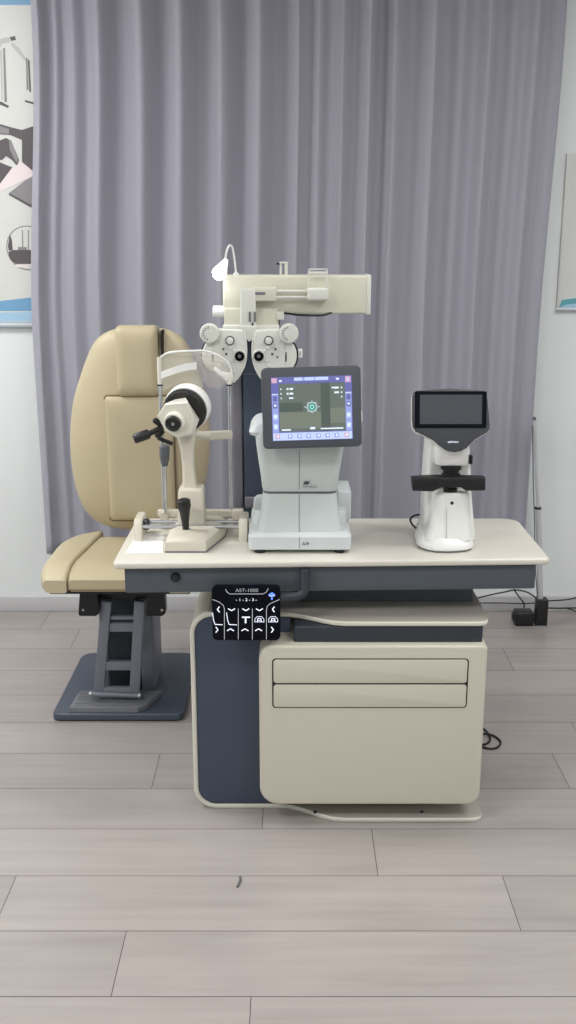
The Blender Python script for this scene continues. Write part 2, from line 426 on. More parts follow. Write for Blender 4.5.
# ------------------------------------------------------------------ posters on the wall
def wall_poster_left():
    Y = 4.068; z0 = at(0, 327, Y).z; x1 = -0.93; x0 = -1.85; z1 = at(0, 0, Y).z + 0.02
    t = thing('wall_poster', 'framed poster of eye-clinic equipment on the wall left of the curtain', 'poster', ((x0+x1)/2, 4.07, z0))
    MB().box(x0, x1, 4.066, YB, z0, z1, 0.002).build('backing_board', 'frame', t)
    mb = MB(); y = 4.0655
    q = lambda px, py: (at(px, py, y).x, at(px, py, y).z)
    cnt = [0]
    def poly(pts, mi, k=1):
        cnt[0] += 1; mb.pxz([q(*p) for p in pts], y - 0.0003 - 0.00008*cnt[0], y, mi=mi)
    mb.box(x0+.01, x1-.006, y, 4.067, q(0, 322)[1], z1-.008, mi=0)                      # white sheet
    mb.box(x0+.01, x1-.006, y-.0004, y, q(0, 5)[1], z1-.008, mi=1)                      # blue head band
    zb = q(0, 322)[1]
    poly([(-60, 307), (0, 301), (44, 296), (44, 311), (-60, 311)], 1)                   # blue swoosh
    poly([(-60, 313), (44, 312), (44, 321), (-60, 322)], 2)
    # instrument silhouettes printed on the sheet
    poly([(-6, 44), (2, 38), (10, 37), (10, 42), (2, 44), (-3, 52)], 5)
    poly([(10, 37), (15, 36), (16, 40), (11, 41)], 3)
    poly([(3, 48), (5, 48), (7, 102), (4.5, 102)], 4); poly([(0, 50), (2, 50), (3, 100), (1.5, 100)], 5)
    poly([(-6, 100), (2, 102), (9, 106), (8, 108), (1, 105), (-6, 104)], 3)
    poly([(12, 42), (19, 48), (27, 60), (26, 62), (17, 52), (11, 45)], 5)
    poly([(26, 58), (27.5, 58), (28.5, 90), (26.6, 90)], 4); poly([(28, 60), (29.5, 60), (31, 92), (29.4, 92)], 3)
    poly([(25, 100), (40, 104), (40, 106), (25, 102)], 3)
    poly([(-20, 126), (0, 124), (10, 127), (22, 130), (40, 124), (40, 178), (22, 162), (22, 140), (10, 135), (-20, 133)], 3)
    poly([(-20, 128), (0, 126), (9, 129), (9, 134), (-20, 132)], 4, 2)
    poly([(-4, 142), (6, 138), (10, 140), (16, 152), (19, 160), (17, 166), (12, 160), (6, 156), (2, 160), (-4, 160)], 3)
    poly([(9, 140), (11, 140), (18, 158), (17, 163), (15, 160), (10, 150)], 4, 2)
    poly([(-10, 158), (4, 164), (14, 168), (22, 170), (20, 173), (0, 184), (-10, 190)], 3)
    poly([(12, 168), (22, 162), (34, 172), (44, 180), (30, 178), (0, 192), (-10, 196), (0, 184)], 6)
    poly([(9, 193), (26, 180), (44, 170), (44, 212), (30, 206)], 4); poly([(9, 193), (30, 204), (44, 208), (44, 212), (30, 207), (9, 195)], 3, 2)
    cx, cy = at(28, 248, y).x, at(28, 248, y).z; R = 0.085
    mb.pxz(ell(cx, cy, R, R*1.0, 40), y-.0018, y, mi=4); mb.pxz(ell(cx, cy, R*.95, R*.95, 40), y-.0020, y, mi=0)
    cnt[0] = 25
    poly([(8.5, 252), (13, 250), (44, 250), (44, 264), (16, 264), (10, 259)], 3, 4)
    poly([(8, 246), (10, 234), (12, 240), (13, 250), (9, 251)], 3, 4); poly([(22, 230), (23, 230), (23.6, 249), (22.4, 249)], 4, 4); poly([(28, 230), (29, 230), (29, 250), (28, 250)], 4, 4)
    poly([(18, 247), (27, 247), (27, 250), (18, 250)], 4, 5); poly([(14, 265), (30, 265), (27, 268), (16, 267)], 6, 4)
    mb.build('printed_sheet', ['poster', 'p_blue', 'p_blue2', 'p_dark', 'p_mid', 'p_light', 'p_pink'], t)
    MB().box(x0, x1, 4.058, 4.068, z0, z0+0.014, 0.002).build('frame_rail', 'frame', t)
wall_poster_left()
def wall_poster_right():
    Y = 4.068; z0 = at(560, 310.5, Y).z; x0 = 1.072; x1 = 1.95; z1 = 1.87
    t = thing('wall_poster', 'white poster with teal lower edge on the wall right of the curtain', 'poster', ((x0+x1)/2, 4.07, z0))
    MB().box(x0, x1, 4.066, YB, z0, z1, 0.002).build('backing_board', 'poster', t)
    mb = MB(); y = 4.0655; q = lambda px, py: (at(px, py, y).x, at(px, py, y).z)
    mb.box(x0+.008, x1-.01, y, 4.067, z0+.012, z1-.008, mi=0)
    mb.pxz([q(559, 307), (x1-.01, z0+.012), (x1-.01, z0+.1), q(600, 297), q(572, 298.5), q(562, 300)], y-.0004, y, mi=1)
    mb.pxz([q(559, 307.4), (x1-.01, z0+.012), (x1-.01, z0+.03), q(580, 303), q(566, 304.5)], y-.0007, y, mi=2)
    mb.build('printed_sheet', ['poster', 'p_teal', 'p_blue2'], t)
    MB().box(x0-.004, x1, 4.058, 4.068, z0, z0+0.01, 0.002).build('frame_rail', 'frame', t)
wall_poster_right()

# ------------------------------------------------------------------ storage cabinet with its wrap-round shell
def fy(x):                                                        # the S-shaped front edge in plan
    t_ = max(0, min(1, (x - (-0.02)) / 0.17)); t_ = t_*t_*(3-2*t_)
    return 2.500 - 0.07 * t_
def cabinet():
    t = thing('storage_cabinet', 'cream and navy storage cabinet with two slim drawers under the instrument table', 'cabinet', (0.13, 2.62, 0))
    TH = 0.0125; xl, xr = -0.263, 0.524; zt, zb = 0.586, 0.0; yb = 2.86
    # centre line of the C-section, from the shelf's right end round the left side to the foot plate's right end
    R = 0.062; path = []
    for k in range(8): path.append((xr - 0.03 + 0.03*math.cos(math.pi/2*k/8), zt))
    for k in range(25): path.append((xr - 0.03 + (xl + R - xr + 0.03) * k / 24, zt))
    for k in range(1, 9): a = math.radians(90 + 90*k/8); path.append((xl + R + R*math.cos(a), zt - R + R*math.sin(a)))
    for k in range(1, 7): path.append((xl, zt - R + (zb + R - (zt - R)) * k / 6))
    for k in range(1, 9): a = math.radians(180 + 90*k/8); path.append((xl + R + R*math.cos(a), zb + R + R*math.sin(a)))
    for k in range(1, 25): path.append((xl + R + (xr - 0.018 - xl - R) * k / 24, zb))
    for k in range(1, 9): path.append((xr - 0.018 + 0.03*math.sin(math.pi/2*k/8), zb))
    loops = []; n = len(path)
    for i, (x, z) in enumerate(path):
        a, b_ = path[max(i-1, 0)], path[min(i+1, n-1)]
        d = Vector((b_[0]-a[0], b_[1]-a[1])).normalized(); nr = Vector((-d.y, d.x))    # pointing inwards
        f = fy(x); e = 0.003
        inn = (x + nr.x*TH, z + nr.y*TH); 
        m1 = (x + nr.x*e, z + nr.y*e); m2 = (x + nr.x*(TH-e), z + nr.y*(TH-e))
        # round off the free right corners in plan
        k = max(0, (x - (xr - (0.03 if z > .3 else 0.018))) / 0.03); cr = 0.03 * (1 - math.sqrt(max(0, 1 - min(k, 1)**2)))
        f += cr
        loops.append([(x, f+e, z), (m1[0], f, m1[1]), (m2[0], f, m2[1]), (inn[0], f+e, inn[1]), (inn[0], yb, inn[1]), (x, yb, z)])
    sh = MB().loft(loops)
    for f in sh.bm.faces:                                          # shelf top and foot plate: greyer laminate, partly shade put into the colour
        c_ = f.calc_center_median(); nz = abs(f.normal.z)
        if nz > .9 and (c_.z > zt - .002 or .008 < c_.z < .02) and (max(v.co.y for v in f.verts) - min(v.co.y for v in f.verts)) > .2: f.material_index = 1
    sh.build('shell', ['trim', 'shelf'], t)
    # shelf surface pad and foot plate pad are the same sheet; navy side panel fills the shell on the left
    g = 0.0130
    ptsl = [(x, z) for x, z in rrect((xl+0.02)/2, (zt+zb)/2, (0.02 - xl) - 2*g, zt - zb - 2*g, [0.002, R-g, R-g, 0.002], 8)]
    MB().pxz(ptsl, 2.506, 2.53, 0.001).build('side_panel', 'navy', t)
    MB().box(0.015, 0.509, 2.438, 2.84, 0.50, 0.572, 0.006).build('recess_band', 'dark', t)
    # the cream body
    x0, x1, z0, z1 = -0.076, 0.5185, 0.065, 0.527
    body = MB()
    out = rrect((x0+x1)/2, (z0+z1)/2, x1-x0, z1-z0, [0.012, 0.042, 0.052, 0.036], 10)
    body.pxz(out, 2.412, 2.84, 0.007, 4)
    body.build('body', 'cream', t)
    MB().box(-0.02, 0.47, 2.60, 2.82, 0.0125, 0.07, 0.003).build('plinth', 'dark', t)
    for px in (0.075, 0.37): MB().tube([(px, 2.46, 0.012), (px, 2.46, 0.0155)], 0.005).build('screw_cap', 'dark', t)
    # the drawers
    fz = 2.4105
    xs0, xs1 = at(273.5, 684, 2.412).x, at(466.5, 684, 2.412).x
    zz = [at(300, y_, 2.412).z for y_ in (659.5, 683.6, 706.8)]
    MB().pxz(rrect((xs0+xs1)/2, (zz[0]+zz[2])/2, xs1-xs0+.007, zz[0]-zz[2]+.006, 0.010), fz+.0008, 2.42).build('drawer_gap', 'groove', t)
    for a, b_ in ((zz[0], zz[1]+.0022), (zz[1]-.0022, zz[2])):
        MB().pxz(rrect((xs0+xs1)/2, (a+b_)/2, xs1-xs0, a-b_, [0.008]*4), 2.409, 2.42, 0.0012, 2).build('drawer', 'cream', t)
cabinet()

# ------------------------------------------------------------------ instrument table
TZ = 0.75
def table():
    t = thing('instrument_table', 'long cream instrument table with slate apron above the cabinet', 'table', (0.11, 2.64, 0.586))
    xL, xR, yB = -0.447, 0.676, 2.853
    def fr(x): return 2.420 + (x - xL) / (xR - xL) * 0.036
    pts = []
    def corner(cx, cy, r, a0):
        for k in range(9):
            a = math.radians(a0 + 90*k/8); pts.append((cx + r*math.cos(a), cy + r*math.sin(a)))
    corner(xR-.014, fr(xR)+.014, .014, 270); corner(xR-.05, yB-.05, .05, 0); corner(xL+.05, yB-.05, .05, 90); corner(xL+.018, fr(xL)+.018, .018, 180)
    MB().pxy(pts, TZ-0.018, TZ, 0.006, 3, both=True).build('tabletop', 'top', t)
    # apron
    a0, a1 = -0.420, 0.645
    def plan(xa, xb, ins, yb): return [(xa, fr(xa)+ins), (xb, fr(xb)+ins), (xb, yb), (xa, yb)]
    MB().pxy(plan(a0, a1, 0.022, 2.80), 0.660, TZ-0.0178, 0.005, 2, both=True).build('apron', 'apron', t)
    MB().pxy(plan(0.055, a1-.01, .0205, 2.5), 0.672, TZ-0.024, 0.003, 2).build('apron_panel', 'apron', t)
    k = at(175.5, 577, 2.445)
    MB().lathe([(.0125, 0), (.0125, .006), (.009, .012), (.0, .013)], (k.x, fr(k.x)+.0225, k.z), (0, -1, 0)).build('lock_knob', 'black', t)
    # slate block added as the dark band on the shelf below the apron
    MB().box(0.02, 0.506, 2.582, 2.82, 0.5865, 0.661, 0.004).build('dark_band_block', 'apron', t)
    # swivelling control panel on its arm
    Y = 2.405
    arm = MB(); a = at(305, 570, 2.43); b_ = at(305, 592, 2.43); c_ = at(278, 596, 2.425)
    arm.tube([(a.x, 2.434, a.z), (a.x, 2.43, b_.z+.006), (a.x-.006, 2.428, b_.z-.003), (a.x-.018, 2.426, b_.z-.010), (c_.x-.03, 2.424, c_.z-.006)], 0.0125, 14)
    arm.build('panel_arm', 'dark', t)
    p0, p1 = at(211.5, 586.5, Y), at(280.5, 640.5, Y)
    cx, cz = (p0.x+p1.x)/2, (p0.z+p1.z)/2; W_, H_ = p1.x-p0.x, p0.z-p1.z
    cpn = MB().pxz(rrect(cx, cz, W_, H_, 0.013), Y, Y+0.016, 0.002, 2).build('control_panel', 'gloss', t)
    mb = MB(); y = Y - 0.0003
    q = lambda u, v: (at(200 + u*0.15625, 575 + v*0.15625, Y).x, at(200 + u*0.15625, 575 + v*0.15625, Y).z)
    def st(pts, wd=0.0016, mi=0): mb.stroke([q(*p) for p in pts], wd, y, mi=mi)
    lw = 0.0013
    st([(165, 92), (172, 108), (190, 121), (405, 121), (425, 108), (437, 86)], lw, 1)
    st([(80, 156), (125, 174), (150, 195), (156, 215), (156, 412)], lw, 1)
    st([(510, 156), (450, 182), (430, 200), (425, 225), (425, 412)], lw, 1)
    for u in (245, 335): st([(u, 215), (u, 412)], lw, 1)
    for u, v in ((202, 222), (293, 222), (380, 222)): st([(u-22, v-7), (u, v+6), (u+22, v-7)], 0.0026)
    for u, v in ((195, 350), (288, 350), (375, 350)): st([(u-22, v+7), (u, v-6), (u+22, v+7)], 0.0026)
    for u, v in ((118, 220), (470, 220)): st([(u+7, v-18), (u-7, v), (u+7, v+18)], 0.0026)
    for u, v in ((108, 350), (463, 350)): st([(u-7, v-18), (u+7, v), (u-7, v+18)], 0.0026)
    st([(80, 240), (86, 285), (96, 316), (145, 318)], 0.0019); st([(170, 240), (177, 290), (187, 317), (237, 319)], 0.0019)
    st([(268, 270), (320, 270)], 0.0034); st([(292, 270), (292, 308)], 0.0042)
    for u in (380, 468):
        st([(u-30, 300), (u-28, 280), (u-14, 266), (u+14, 266), (u+28, 280), (u+30, 300), (u-30, 300)], 0.0013)
        st([(u-13, 300), (u-10, 278), (u+10, 278), (u+13, 300)], 0.0018); st([(u-12, 290), (u+12, 290)], 0.0016)
    x_, z_ = q(300, 99); text_mesh(mb, 'AST-1000', x_, z_, y, 0.0125, 2, 1.15)
    x_, z_ = q(297, 159); text_mesh(mb, '- 1 - 2 - 3 -', x_, z_, y, 0.0105, 0, 1.15)
    st([(440, 130), (460, 115), (480, 130)], 0.004, 3); st([(442, 133), (478, 133)], 0.002, 0); st([(460, 125), (460, 158)], 0.0036, 3)
    mb.build('touch_key_print', ['ui_white', 'ui_line', 'ui_dim', 'ui_glow'], cpn)
table()

# ------------------------------------------------------------------ instrument column with its overhead arm
def column():
    t = thing('instrument_column', 'slate instrument column with cream overhead arm behind the table', 'column', (-0.066, 2.97, 0))
    MB().box(-0.132, -0.024, 2.90, 3.04, 0.0, 1.40, 0.008).build('post', 'navy', t)
    MB().box(-0.168, -0.133, 2.90, 3.04, 0.0, 1.36, 0.012, 4).build('side_trim', 'column_grey', t)
    z = at(250, 374, 2.9).z
    MB().box(-0.131, -0.025, 2.8985, 2.91, z-.001, z+.001).build('joint_line', 'column_grey', t)
    MB().box(-0.128, 0.0, 2.885, 2.899, at(250, 508, 2.89).z, at(250, 497, 2.89).z, 0.004).build('collar', 'column_grey', t)
    Y = 2.84
    a, b_ = at(222.5, 275.5, Y), at(370, 314, Y)
    MB().box(a.x, b_.x, Y, 2.95, b_.z, a.z, 0.006).build('arm_beam', 'ivory', t)
    MB().box(b_.x-.010, b_.x+.0015, Y-.0025, 2.953, b_.z-.002, a.z+.002, 0.003).build('end_cap', 'ivory2', t)
    a2, b2 = at(224, 308, 2.83), at(278.5, 328.5, 2.83)
    MB().box(a2.x, b2.x, 2.828, 2.93, b2.z, a2.z, 0.004).build('arm_mount', 'ivory', t)
    k = at(219.5, 312, 2.84)
    MB().lathe([(.012, -.02), (.017, -.018), (.017, .012), (.013, .015)], (k.x, 2.855, k.z), (1, 0, 0), 20).build('lock_knob', 'white', t)
    # little clamp and hanging cable at the right of the mount
    a, b_ = at(276.5, 311.5, 2.825), at(284, 320, 2.825)
    MB().box(a.x, b_.x, 2.825, 2.86, b_.z, a.z, 0.002).build('cable_clamp', 'ivory2', t)
    MB().tube([at(284, 313, 2.835), at(300, 315, 2.83), at(318, 315.5, 2.83), at(326, 314.5, 2.835), at(333, 312, 2.845)], 0.003, 8, smooth=6).build('arm_cable', 'cable', t)
    # near-vision rod with card holder on the face of the arm
    r = MB(); y = 2.815
    for yy in (291.3, 297.2): r.tube([at(274, yy, y), at(309, yy, y)], 0.0042, 12)
    r.build('near_rod', 'ivory2', t)
    a, b_ = at(250, 287.5, 2.82), at(276.5, 301, 2.82)
    MB().box(a.x, b_.x, 2.807, 2.842, b_.z, a.z, 0.004).build('rod_bracket', 'ivory', t)
    a, b_ = at(255, 292, 2.807), at(265.5, 294.8, 2.807)
    MB().box(a.x, b_.x, 2.8055, 2.81, b_.z, a.z, 0.0005).build('bracket_slot', 'column_grey', t)
    a, b_ = at(307.5, 288, 2.80), at(328.5, 300.5, 2.80)
    MB().box(a.x, b_.x, 2.795, 2.841, b_.z, a.z, 0.006).build('card_block', 'ivory2', t)
    f = MB(); A = at(308, 268.5, 2.81); B = at(327.5, 290, 2.81); th = .004
    f.box(A.x, A.x+th, 2.806, 2.814, B.z, A.z, .001); f.box(B.x-th, B.x, 2.806, 2.814, B.z, A.z, .001)
    f.box(A.x, B.x, 2.806, 2.814, A.z-.004, A.z, .001); f.box(A.x+.003, B.x-.003, 2.805, 2.815, A.z-.016, A.z-.008, .001)
    f.build('card_frame', 'ivory2', t)
    p = at(284, 262.5, 2.87); q_ = at(284, 277, 2.87)
    m = MB(); m.tube([(p.x-.009, 2.87, p.z), (p.x-.009, 2.87, q_.z-.02)], .003, 10); m.tube([(p.x+.006, 2.87, p.z), (p.x+.006, 2.87, q_.z-.02)], .0045, 10)
    m.box(p.x-.013, p.x+.012, 2.866, 2.874, p.z-.003, p.z+.002, .001); m.build('top_post', 'ivory2', t)
    MB().box(p.x-.021, p.x-.012, 2.866, 2.874, p.z-.006, p.z-.001, .001).build('post_tip', 'black', t)
column()

def reading_lamp():
    c_ = at(219.5, 273, 2.81); top = at(225, 262, 2.82)
    t = thing('reading_lamp', 'small lit white reading lamp on a looped stem above the overhead arm', 'lamp', (c_.x, 2.81, c_.z-.03))
    ax = (c_ - top).normalized()
    MB().lathe([(.006, -.008), (.009, 0), (.013, .012), (.019, .026), (.0215, .036), (.020, .042), (.017, .042), (.0, .041)], top, ax, 24).build('lamp_shade', 'lampshade', t)
    MB().lathe([(.004, .020), (.014, .030), (.017, .040), (.013, .050), (.004, .054)], top, ax, 20).build('bulb', 'bulb', t)
    MB().tube([top, at(226.5, 252, 2.82), at(229.5, 245.5, 2.825), at(232.5, 248, 2.83), at(234.5, 259, 2.84), at(236, 273, 2.85), at(236, 279, 2.855)], 0.0027, 10, smooth=6).build('gooseneck', 'white', t)
    p = at(236, 275.5, 2.855)
    MB().lathe([(.009, 0), (.009, .006), (.005, .010), (.003, .011)], (p.x, 2.862, at(0, 275.5, 2.855).z-.002), (0, 0, 1), 16).build('stem_foot', 'white', t)
    ld = bpy.data.lights.new('reading_lamp_light', 'POINT'); ld.energy = 0.1; ld.shadow_soft_size = 0.02
    lo = bpy.data.objects.new('reading_lamp_light', ld); C.objects.link(lo); lo.parent = t
    lo.location = (top + ax * 0.075) - Vector(t.location)
reading_lamp()

# ------------------------------------------------------------------ phoropter
def phoropter():
    Y = 2.792
    t = thing('phoropter', 'white two-sided phoropter hanging below the overhead arm', 'phoropter', (at(249, 356, Y).x, 2.80, at(249, 384, Y).z))
    CX = 249.3
    P = lambda dx, py, y=Y: at(CX + dx, py, y)
    ho = MB(); a, b_ = P(-9.5, 289), P(6.5, 330)
    ho.box(a.x, b_.x, Y+.012, 2.829, b_.z, a.z, .004)
    for s in (-1, 1): ho.box(P(-4 if s < 0 else 1.5, 0).x, P(-1.5 if s < 0 else 4, 0).x, Y+.009, Y+.013, P(0, 322).z, P(0, 312).z, .001, mi=1)
    ho.box(P(-.8, 0).x, P(.8, 0).x, Y+.009, Y+.013, P(0, 327).z, P(0, 323).z, .0005, mi=2)
    ho.build('hanger', ['ivory2', 'grey_line', 'black'], t)
    tip = MB(); tip.pxz([(P(dx, y_).x, P(dx, y_).z) for dx, y_ in ((-10, 326), (-6, 331), (-4, 338), (-2, 341), (0, 342), (2, 341), (4, 338), (6, 331), (9, 326))], Y+.006, Y+.035, .003)
    tip.build('nose_piece', 'ivory2', t)
    bar = MB(); a, b_ = P(-27, 325.5), P(30, 330.5); bar.box(a.x, b_.x, Y+.012, Y+.04, b_.z, a.z, .003); bar.build('cross_bar', 'ivory2', t)
    for s in (-1, 1):
        o = [(6.5, 330), (20, 329.3), (33, 329), (36, 334), (36, 366), (33, 375), (27, 382), (21, 384.5), (15, 382.5), (9, 376), (5, 368.5), (2.8, 361), (2.2, 352), (3.2, 342), (5, 334)]
        op = [(P(s*dx, y_).x, P(s*dx, y_).z) for dx, y_ in o]
        half = MB().pxz(op, Y, Y+.034, .005, 3).build('lens_head', 'ivory2', t)
        c_ = P(s*33.5, 356)
        MB().pxz(ell(c_.x, c_.z, .0435, .052, 40), Y+.012, Y+.032, .002).build('dial_rim', 'black', t)
        MB().pxz(ell(c_.x - s*.002, c_.z, .041, .0495, 40), Y+.004, Y+.036, .005).build('outer_dial_cover', 'ivory2', t)
        # scale window on the cover
        a = P(s*36.5, 351)
        sw = MB(); sw.box(a.x-.003, a.x+.003, Y+.0025, Y+.006, a.z-.030, a.z-.004, .001, mi=0); sw.box(a.x-.0012, a.x+.0012, Y+.0015, Y+.003, a.z-.024, a.z-.012, mi=1)
        sw.build('scale_window', ['grey_line', 'black'], t)
        # cylinder knob at the upper outside
        k = P(s*39.5, 333.2)
        kb = MB(); kb.lathe([(.0265, .004), (.0268, -.012), (.024, -.017), (.012, -.018), (.0, -.018)], (k.x, Y, k.z), (0, 1, 0), 36)
        for j in range(24):
            an = 2*math.pi*j/24; kb.box(-.0012, .0012, Y-.013, Y+.003, .0262, .0276, mi=0, mtx=Matrix.Translation((k.x, 0, k.z)) @ Matrix.Rotation(an, 4, 'Y'))
        for j in range(7):
            an = math.radians(200 + 25*j); kb.box(-.0015, .0015, Y-.0185, Y-.017, .014, .019, mi=1, mtx=Matrix.Translation((k.x, 0, k.z)) @ Matrix.Rotation(an, 4, 'Y'))
        kb.build('cylinder_knob', ['ivory2', 'grey_line'], t)
        # power ring and sight aperture
        r_ = P(s*19.3, 340.5)
        rg = MB(); rg.lathe([(.0125, .002), (.0125, -.004), (.0105, -.005), (.0, -.005)], (r_.x, Y, r_.z), (0, 1, 0), 28, 0)
        rg.lathe([(.0098, -.0045), (.0098, -.008), (.008, -.009), (.0, -.009)], (r_.x, Y, r_.z), (0, 1, 0), 24, 1); rg.build('sphere_dial', ['black', 'ivory2'], t)
        e = P(s*9.6, 356)
        ap = MB(); ap.lathe([(.0185, .002), (.0185, -.004), (.0165, -.006), (.0, -.006)], (e.x, Y, e.z), (0, 1, 0), 30, 0)
        ap.lathe([(.0138, -.004), (.0138, -.009), (.0115, -.010), (.010, -.006), (.0, -.006)], (e.x, Y, e.z), (0, 1, 0), 30, 1)
        ap.lathe([(.006, -.006), (.005, -.0085), (.0, -.009)], (e.x, Y, e.z), (0, 1, 0), 16, 2); ap.build('sight_aperture', ['ivory2', 'black', 'greytube'], t)
        lv = MB()
        for dx, y_, w_, mi in ((15, 351, 2.2, 0), (19, 348, 1.8, 0), (23, 346, 1.7, 0), (17.5, 361, 1.8, 0), (23, 354, 1.5, 1), (26, 349, 1.3, 1), (20, 366, 2.0, 0), (28, 357, 1.2, 1), (15, 371, 2.2, 0), (19, 376, 1.8, 0), (30, 341, 1.2, 0), (12.5, 343, 1.1, 0)):
            p = P(s*dx, y_); lv.lathe([(w_*.0022, .001), (w_*.0022, -.004), (w_*.0015, -.0055), (0, -.006)], (p.x, Y, p.z), (0, 1, 0), 12, mi)
        lv.build('setting_levers', ['grey_body2', 'ink'], t)
        # lower rim
        MB().tube([P(s*d, y_, Y-.001) for d, y_ in ((5, 330.5), (3, 342), (2.6, 352), (3.4, 361), (6, 369), (10, 376.5), (15.5, 382.5))], .0012, 6, smooth=4).build('edge_bead', 'white', t)
    p = P(51, 354)
    m = MB(); m.box(p.x-.006, p.x+.006, Y+.015, Y+.035, p.z-.012, p.z+.012, .002); m.box(p.x-.012, p.x, Y+.022, Y+.028, p.z-.003, p.z+.003)
    m.box(p.x-.001, p.x+.001, Y+.014, Y+.016, p.z-.006, p.z+.006, mi=1)
    m.build('side_lever', ['white', 'grey_line'], t)
phoropter()

# ------------------------------------------------------------------ slit lamp
def slit_lamp():
    t = thing('slit_lamp', 'beige slit lamp microscope with chin rest at the left end of the table', 'slit lamp', (-0.26, 2.64, TZ))
    base = MB()
    def plan(k, z): return [(-.3215+k, 2.508+k, z), (-.216-k*.3, 2.508+k, z), (-.174-k, 2.655, z), (-.172-k, 2.752-k, z), (-.325+k, 2.752-k, z)]
    base.loft([plan(0, TZ+.001), plan(.0, TZ+.026), plan(.003, TZ+.031), plan(.022, TZ+.040), plan(.026, TZ+.041)]); base.build('carriage', 'slit', t)
    MB().prism([(-.323, 2.506, TZ+.004), (-.215, 2.506, TZ+.004), (-.1725, 2.655, TZ+.004), (-.1705, 2.754, TZ+.004), (-.3265, 2.754, TZ+.004)], (0, 0, -.004)).build('carriage_foot', 'column_grey', t)
    for yy in (2.625, 2.672):
        MB().tube([(-.41, yy, TZ+.038), (-.118, yy, TZ+.038)], .0055, 14).build('guide_rail', 'steel', t)
    for x0, x1 in ((-.419, -.397), (-.134, -.110)):
        e = MB(); e.prism([(x0, 2.605, TZ), (x0, 2.612, TZ+.048), (x0, 2.622, TZ+.060), (x0, 2.70, TZ+.060), (x0, 2.715, TZ+.05), (x0, 2.715, TZ)], (x1-x0, 0, 0), .004, 2, both=True)
        e.build('rail_end_cap', 'slit', t)
    kk = MB(); kk.lathe([(.014, 0), (.016, .004), (.016, .012), (.012, .015)], (-.396, 2.648, TZ+.038), (1, 0, 0), 18); kk.build('rail_knob', 'black', t)
    blk = MB()
    a, b_ = at(178, 490, 2.64), at(204, 515, 2.64)
    blk.loft([[(x, y, z) for x, y in rrect((a.x+b_.x)/2, 2.668, (b_.x-a.x)*k, .072*k2, .008)] for z, k, k2 in ((TZ+.038, 1.08, 1.1), (TZ+.06, 1.02, 1), (a.z-.006, 1, 1), (a.z+.002, .93, .9))]); blk.build('post_block', 'slit', t)
    arm = MB(); secs = []
    for px, py, w_ in ((190, 492, 9.5), (189.5, 480, 6.5), (188.5, 465, 5.8), (187.5, 450, 6.5), (187, 436, 9), (187, 420, 12)):
        c_ = at(px, py, 2.68); hw = w_*.00265
        secs.append([(c_.x + x, 2.68 + y, c_.z) for x, y in rrect(0, 0, 2*hw, .05, .010)])
    arm.loft(secs); arm.build('microscope_arm', 'slit', t)
    # microscope head, looking along its own axis
    C0 = at(187.2, 407.5, 2.655); E = at(172.8, 424, 2.535); ax = (E - C0).normalized(); Ld = (E - C0).length
    hd = MB(); hd.lathe([(.030, -.035), (.056, -.028), (.062, -.018), (.062, .006), (.059, .012), (.0, .012)], C0, ax, 48); hd.build('magnification_drum', 'white', t)
    rg = MB(); rg.lathe([(.0560, .010), (.0565, .014), (.0565, .030), (.053, .033), (.0, .033)], C0, ax, 48)
    u = ax.orthogonal().normalized(); v = ax.cross(u)
    for j in range(44):
        an = 2*math.pi*j/44; d = u*math.cos(an) + v*math.sin(an); rg.obox(C0 + ax*.016 + d*.0567, C0 + ax*.028 + d*.0567, .003, .003, 0, d)
    rg.build('knurled_ring', 'black', t)
    hx = MB(); up = Vector((0, 0, 1)); up = (up - ax*up.dot(ax)).normalized(); rt = up.cross(ax).normalized()
    if rt.x < 0: rt = -rt
    front = [(-19, 4), (-10, 17), (14, 20), (20, 2), (15, -14), (-2, -18.5), (-13, -11)]
    back = [(-16, 3), (-7, 13), (3, 15), (16, -8), (8, -26), (-6, -24), (-14, -11)]
    loops = []; hN = Ld - .024
    for h, k in ((.030, 0), (hN-.004, 1), (hN, 1.0)):
        kk_ = .95 if h == hN else 1
        loops.append([C0 + ax*h + rt*((a[0]*(1-k) + b_[0]*k)*.0026*kk_) + up*((a[1]*(1-k) + b_[1]*k)*.0026*kk_) for a, b_ in zip(back, front)])
    hx.loft(loops); hx.build('prism_housing', 'offwhite', t)
    ey = MB(); ey.lathe([(.027, Ld-.04), (.027, Ld-.012), (.024, Ld-.006), (.0, Ld-.006)], C0, ax, 32); ey.build('eyepiece_collar', 'offwhite', t)
    ey = MB(); ey.lathe([(.0205, Ld-.03), (.0205, Ld+.002), (.018, Ld+.005), (.014, Ld+.001), (.0, Ld)], C0, ax, 32, 0)
    ey.lathe([(.006, Ld-.001), (.004, Ld+.0015), (.0, Ld+.002)], C0 , ax, 16, 1); ey.build('eyepiece', ['black', 'steel'], t)
    # black grip and little knobs at the left of the head
    g0, g1, g2 = at(163, 427, 2.60), at(149.5, 433.5, 2.585), at(133, 439.5, 2.57)
    g = MB(); g.tube([g0, g1], .0075, 14); d = (g2-g1).normalized()
    g.lathe([(.008, 0), (.0125, .002), (.0135, .008), (.0135, .040), (.011, .044), (.0, .044)], g1, d, 20); g.build('light_grip', 'black', t)
    g = MB(); g.lathe([(.009, 0), (.009, .020), (.006, .024)], at(162, 431, 2.60), (at(155.5, 438, 2.58)-at(162, 431, 2.60)), 14); g.build('side_knob', 'black', t)
    g = MB(); g.lathe([(.008, 0), (.008, .018), (.005, .022)], at(160, 424, 2.60), (at(153, 419, 2.59)-at(160, 424, 2.60)), 14); g.build('side_knob', 'black', t)
    MB().obox(at(158, 438, 2.60), at(173, 444, 2.60), .010, .010, .002).build('lever_bar', 'black', t)
    # fixation lamp handle on a rod
    h0, h1, h2, h3 = at(164.5, 445, 2.70), at(164.5, 458, 2.70), at(164.8, 466, 2.70), at(166, 514, 2.72)
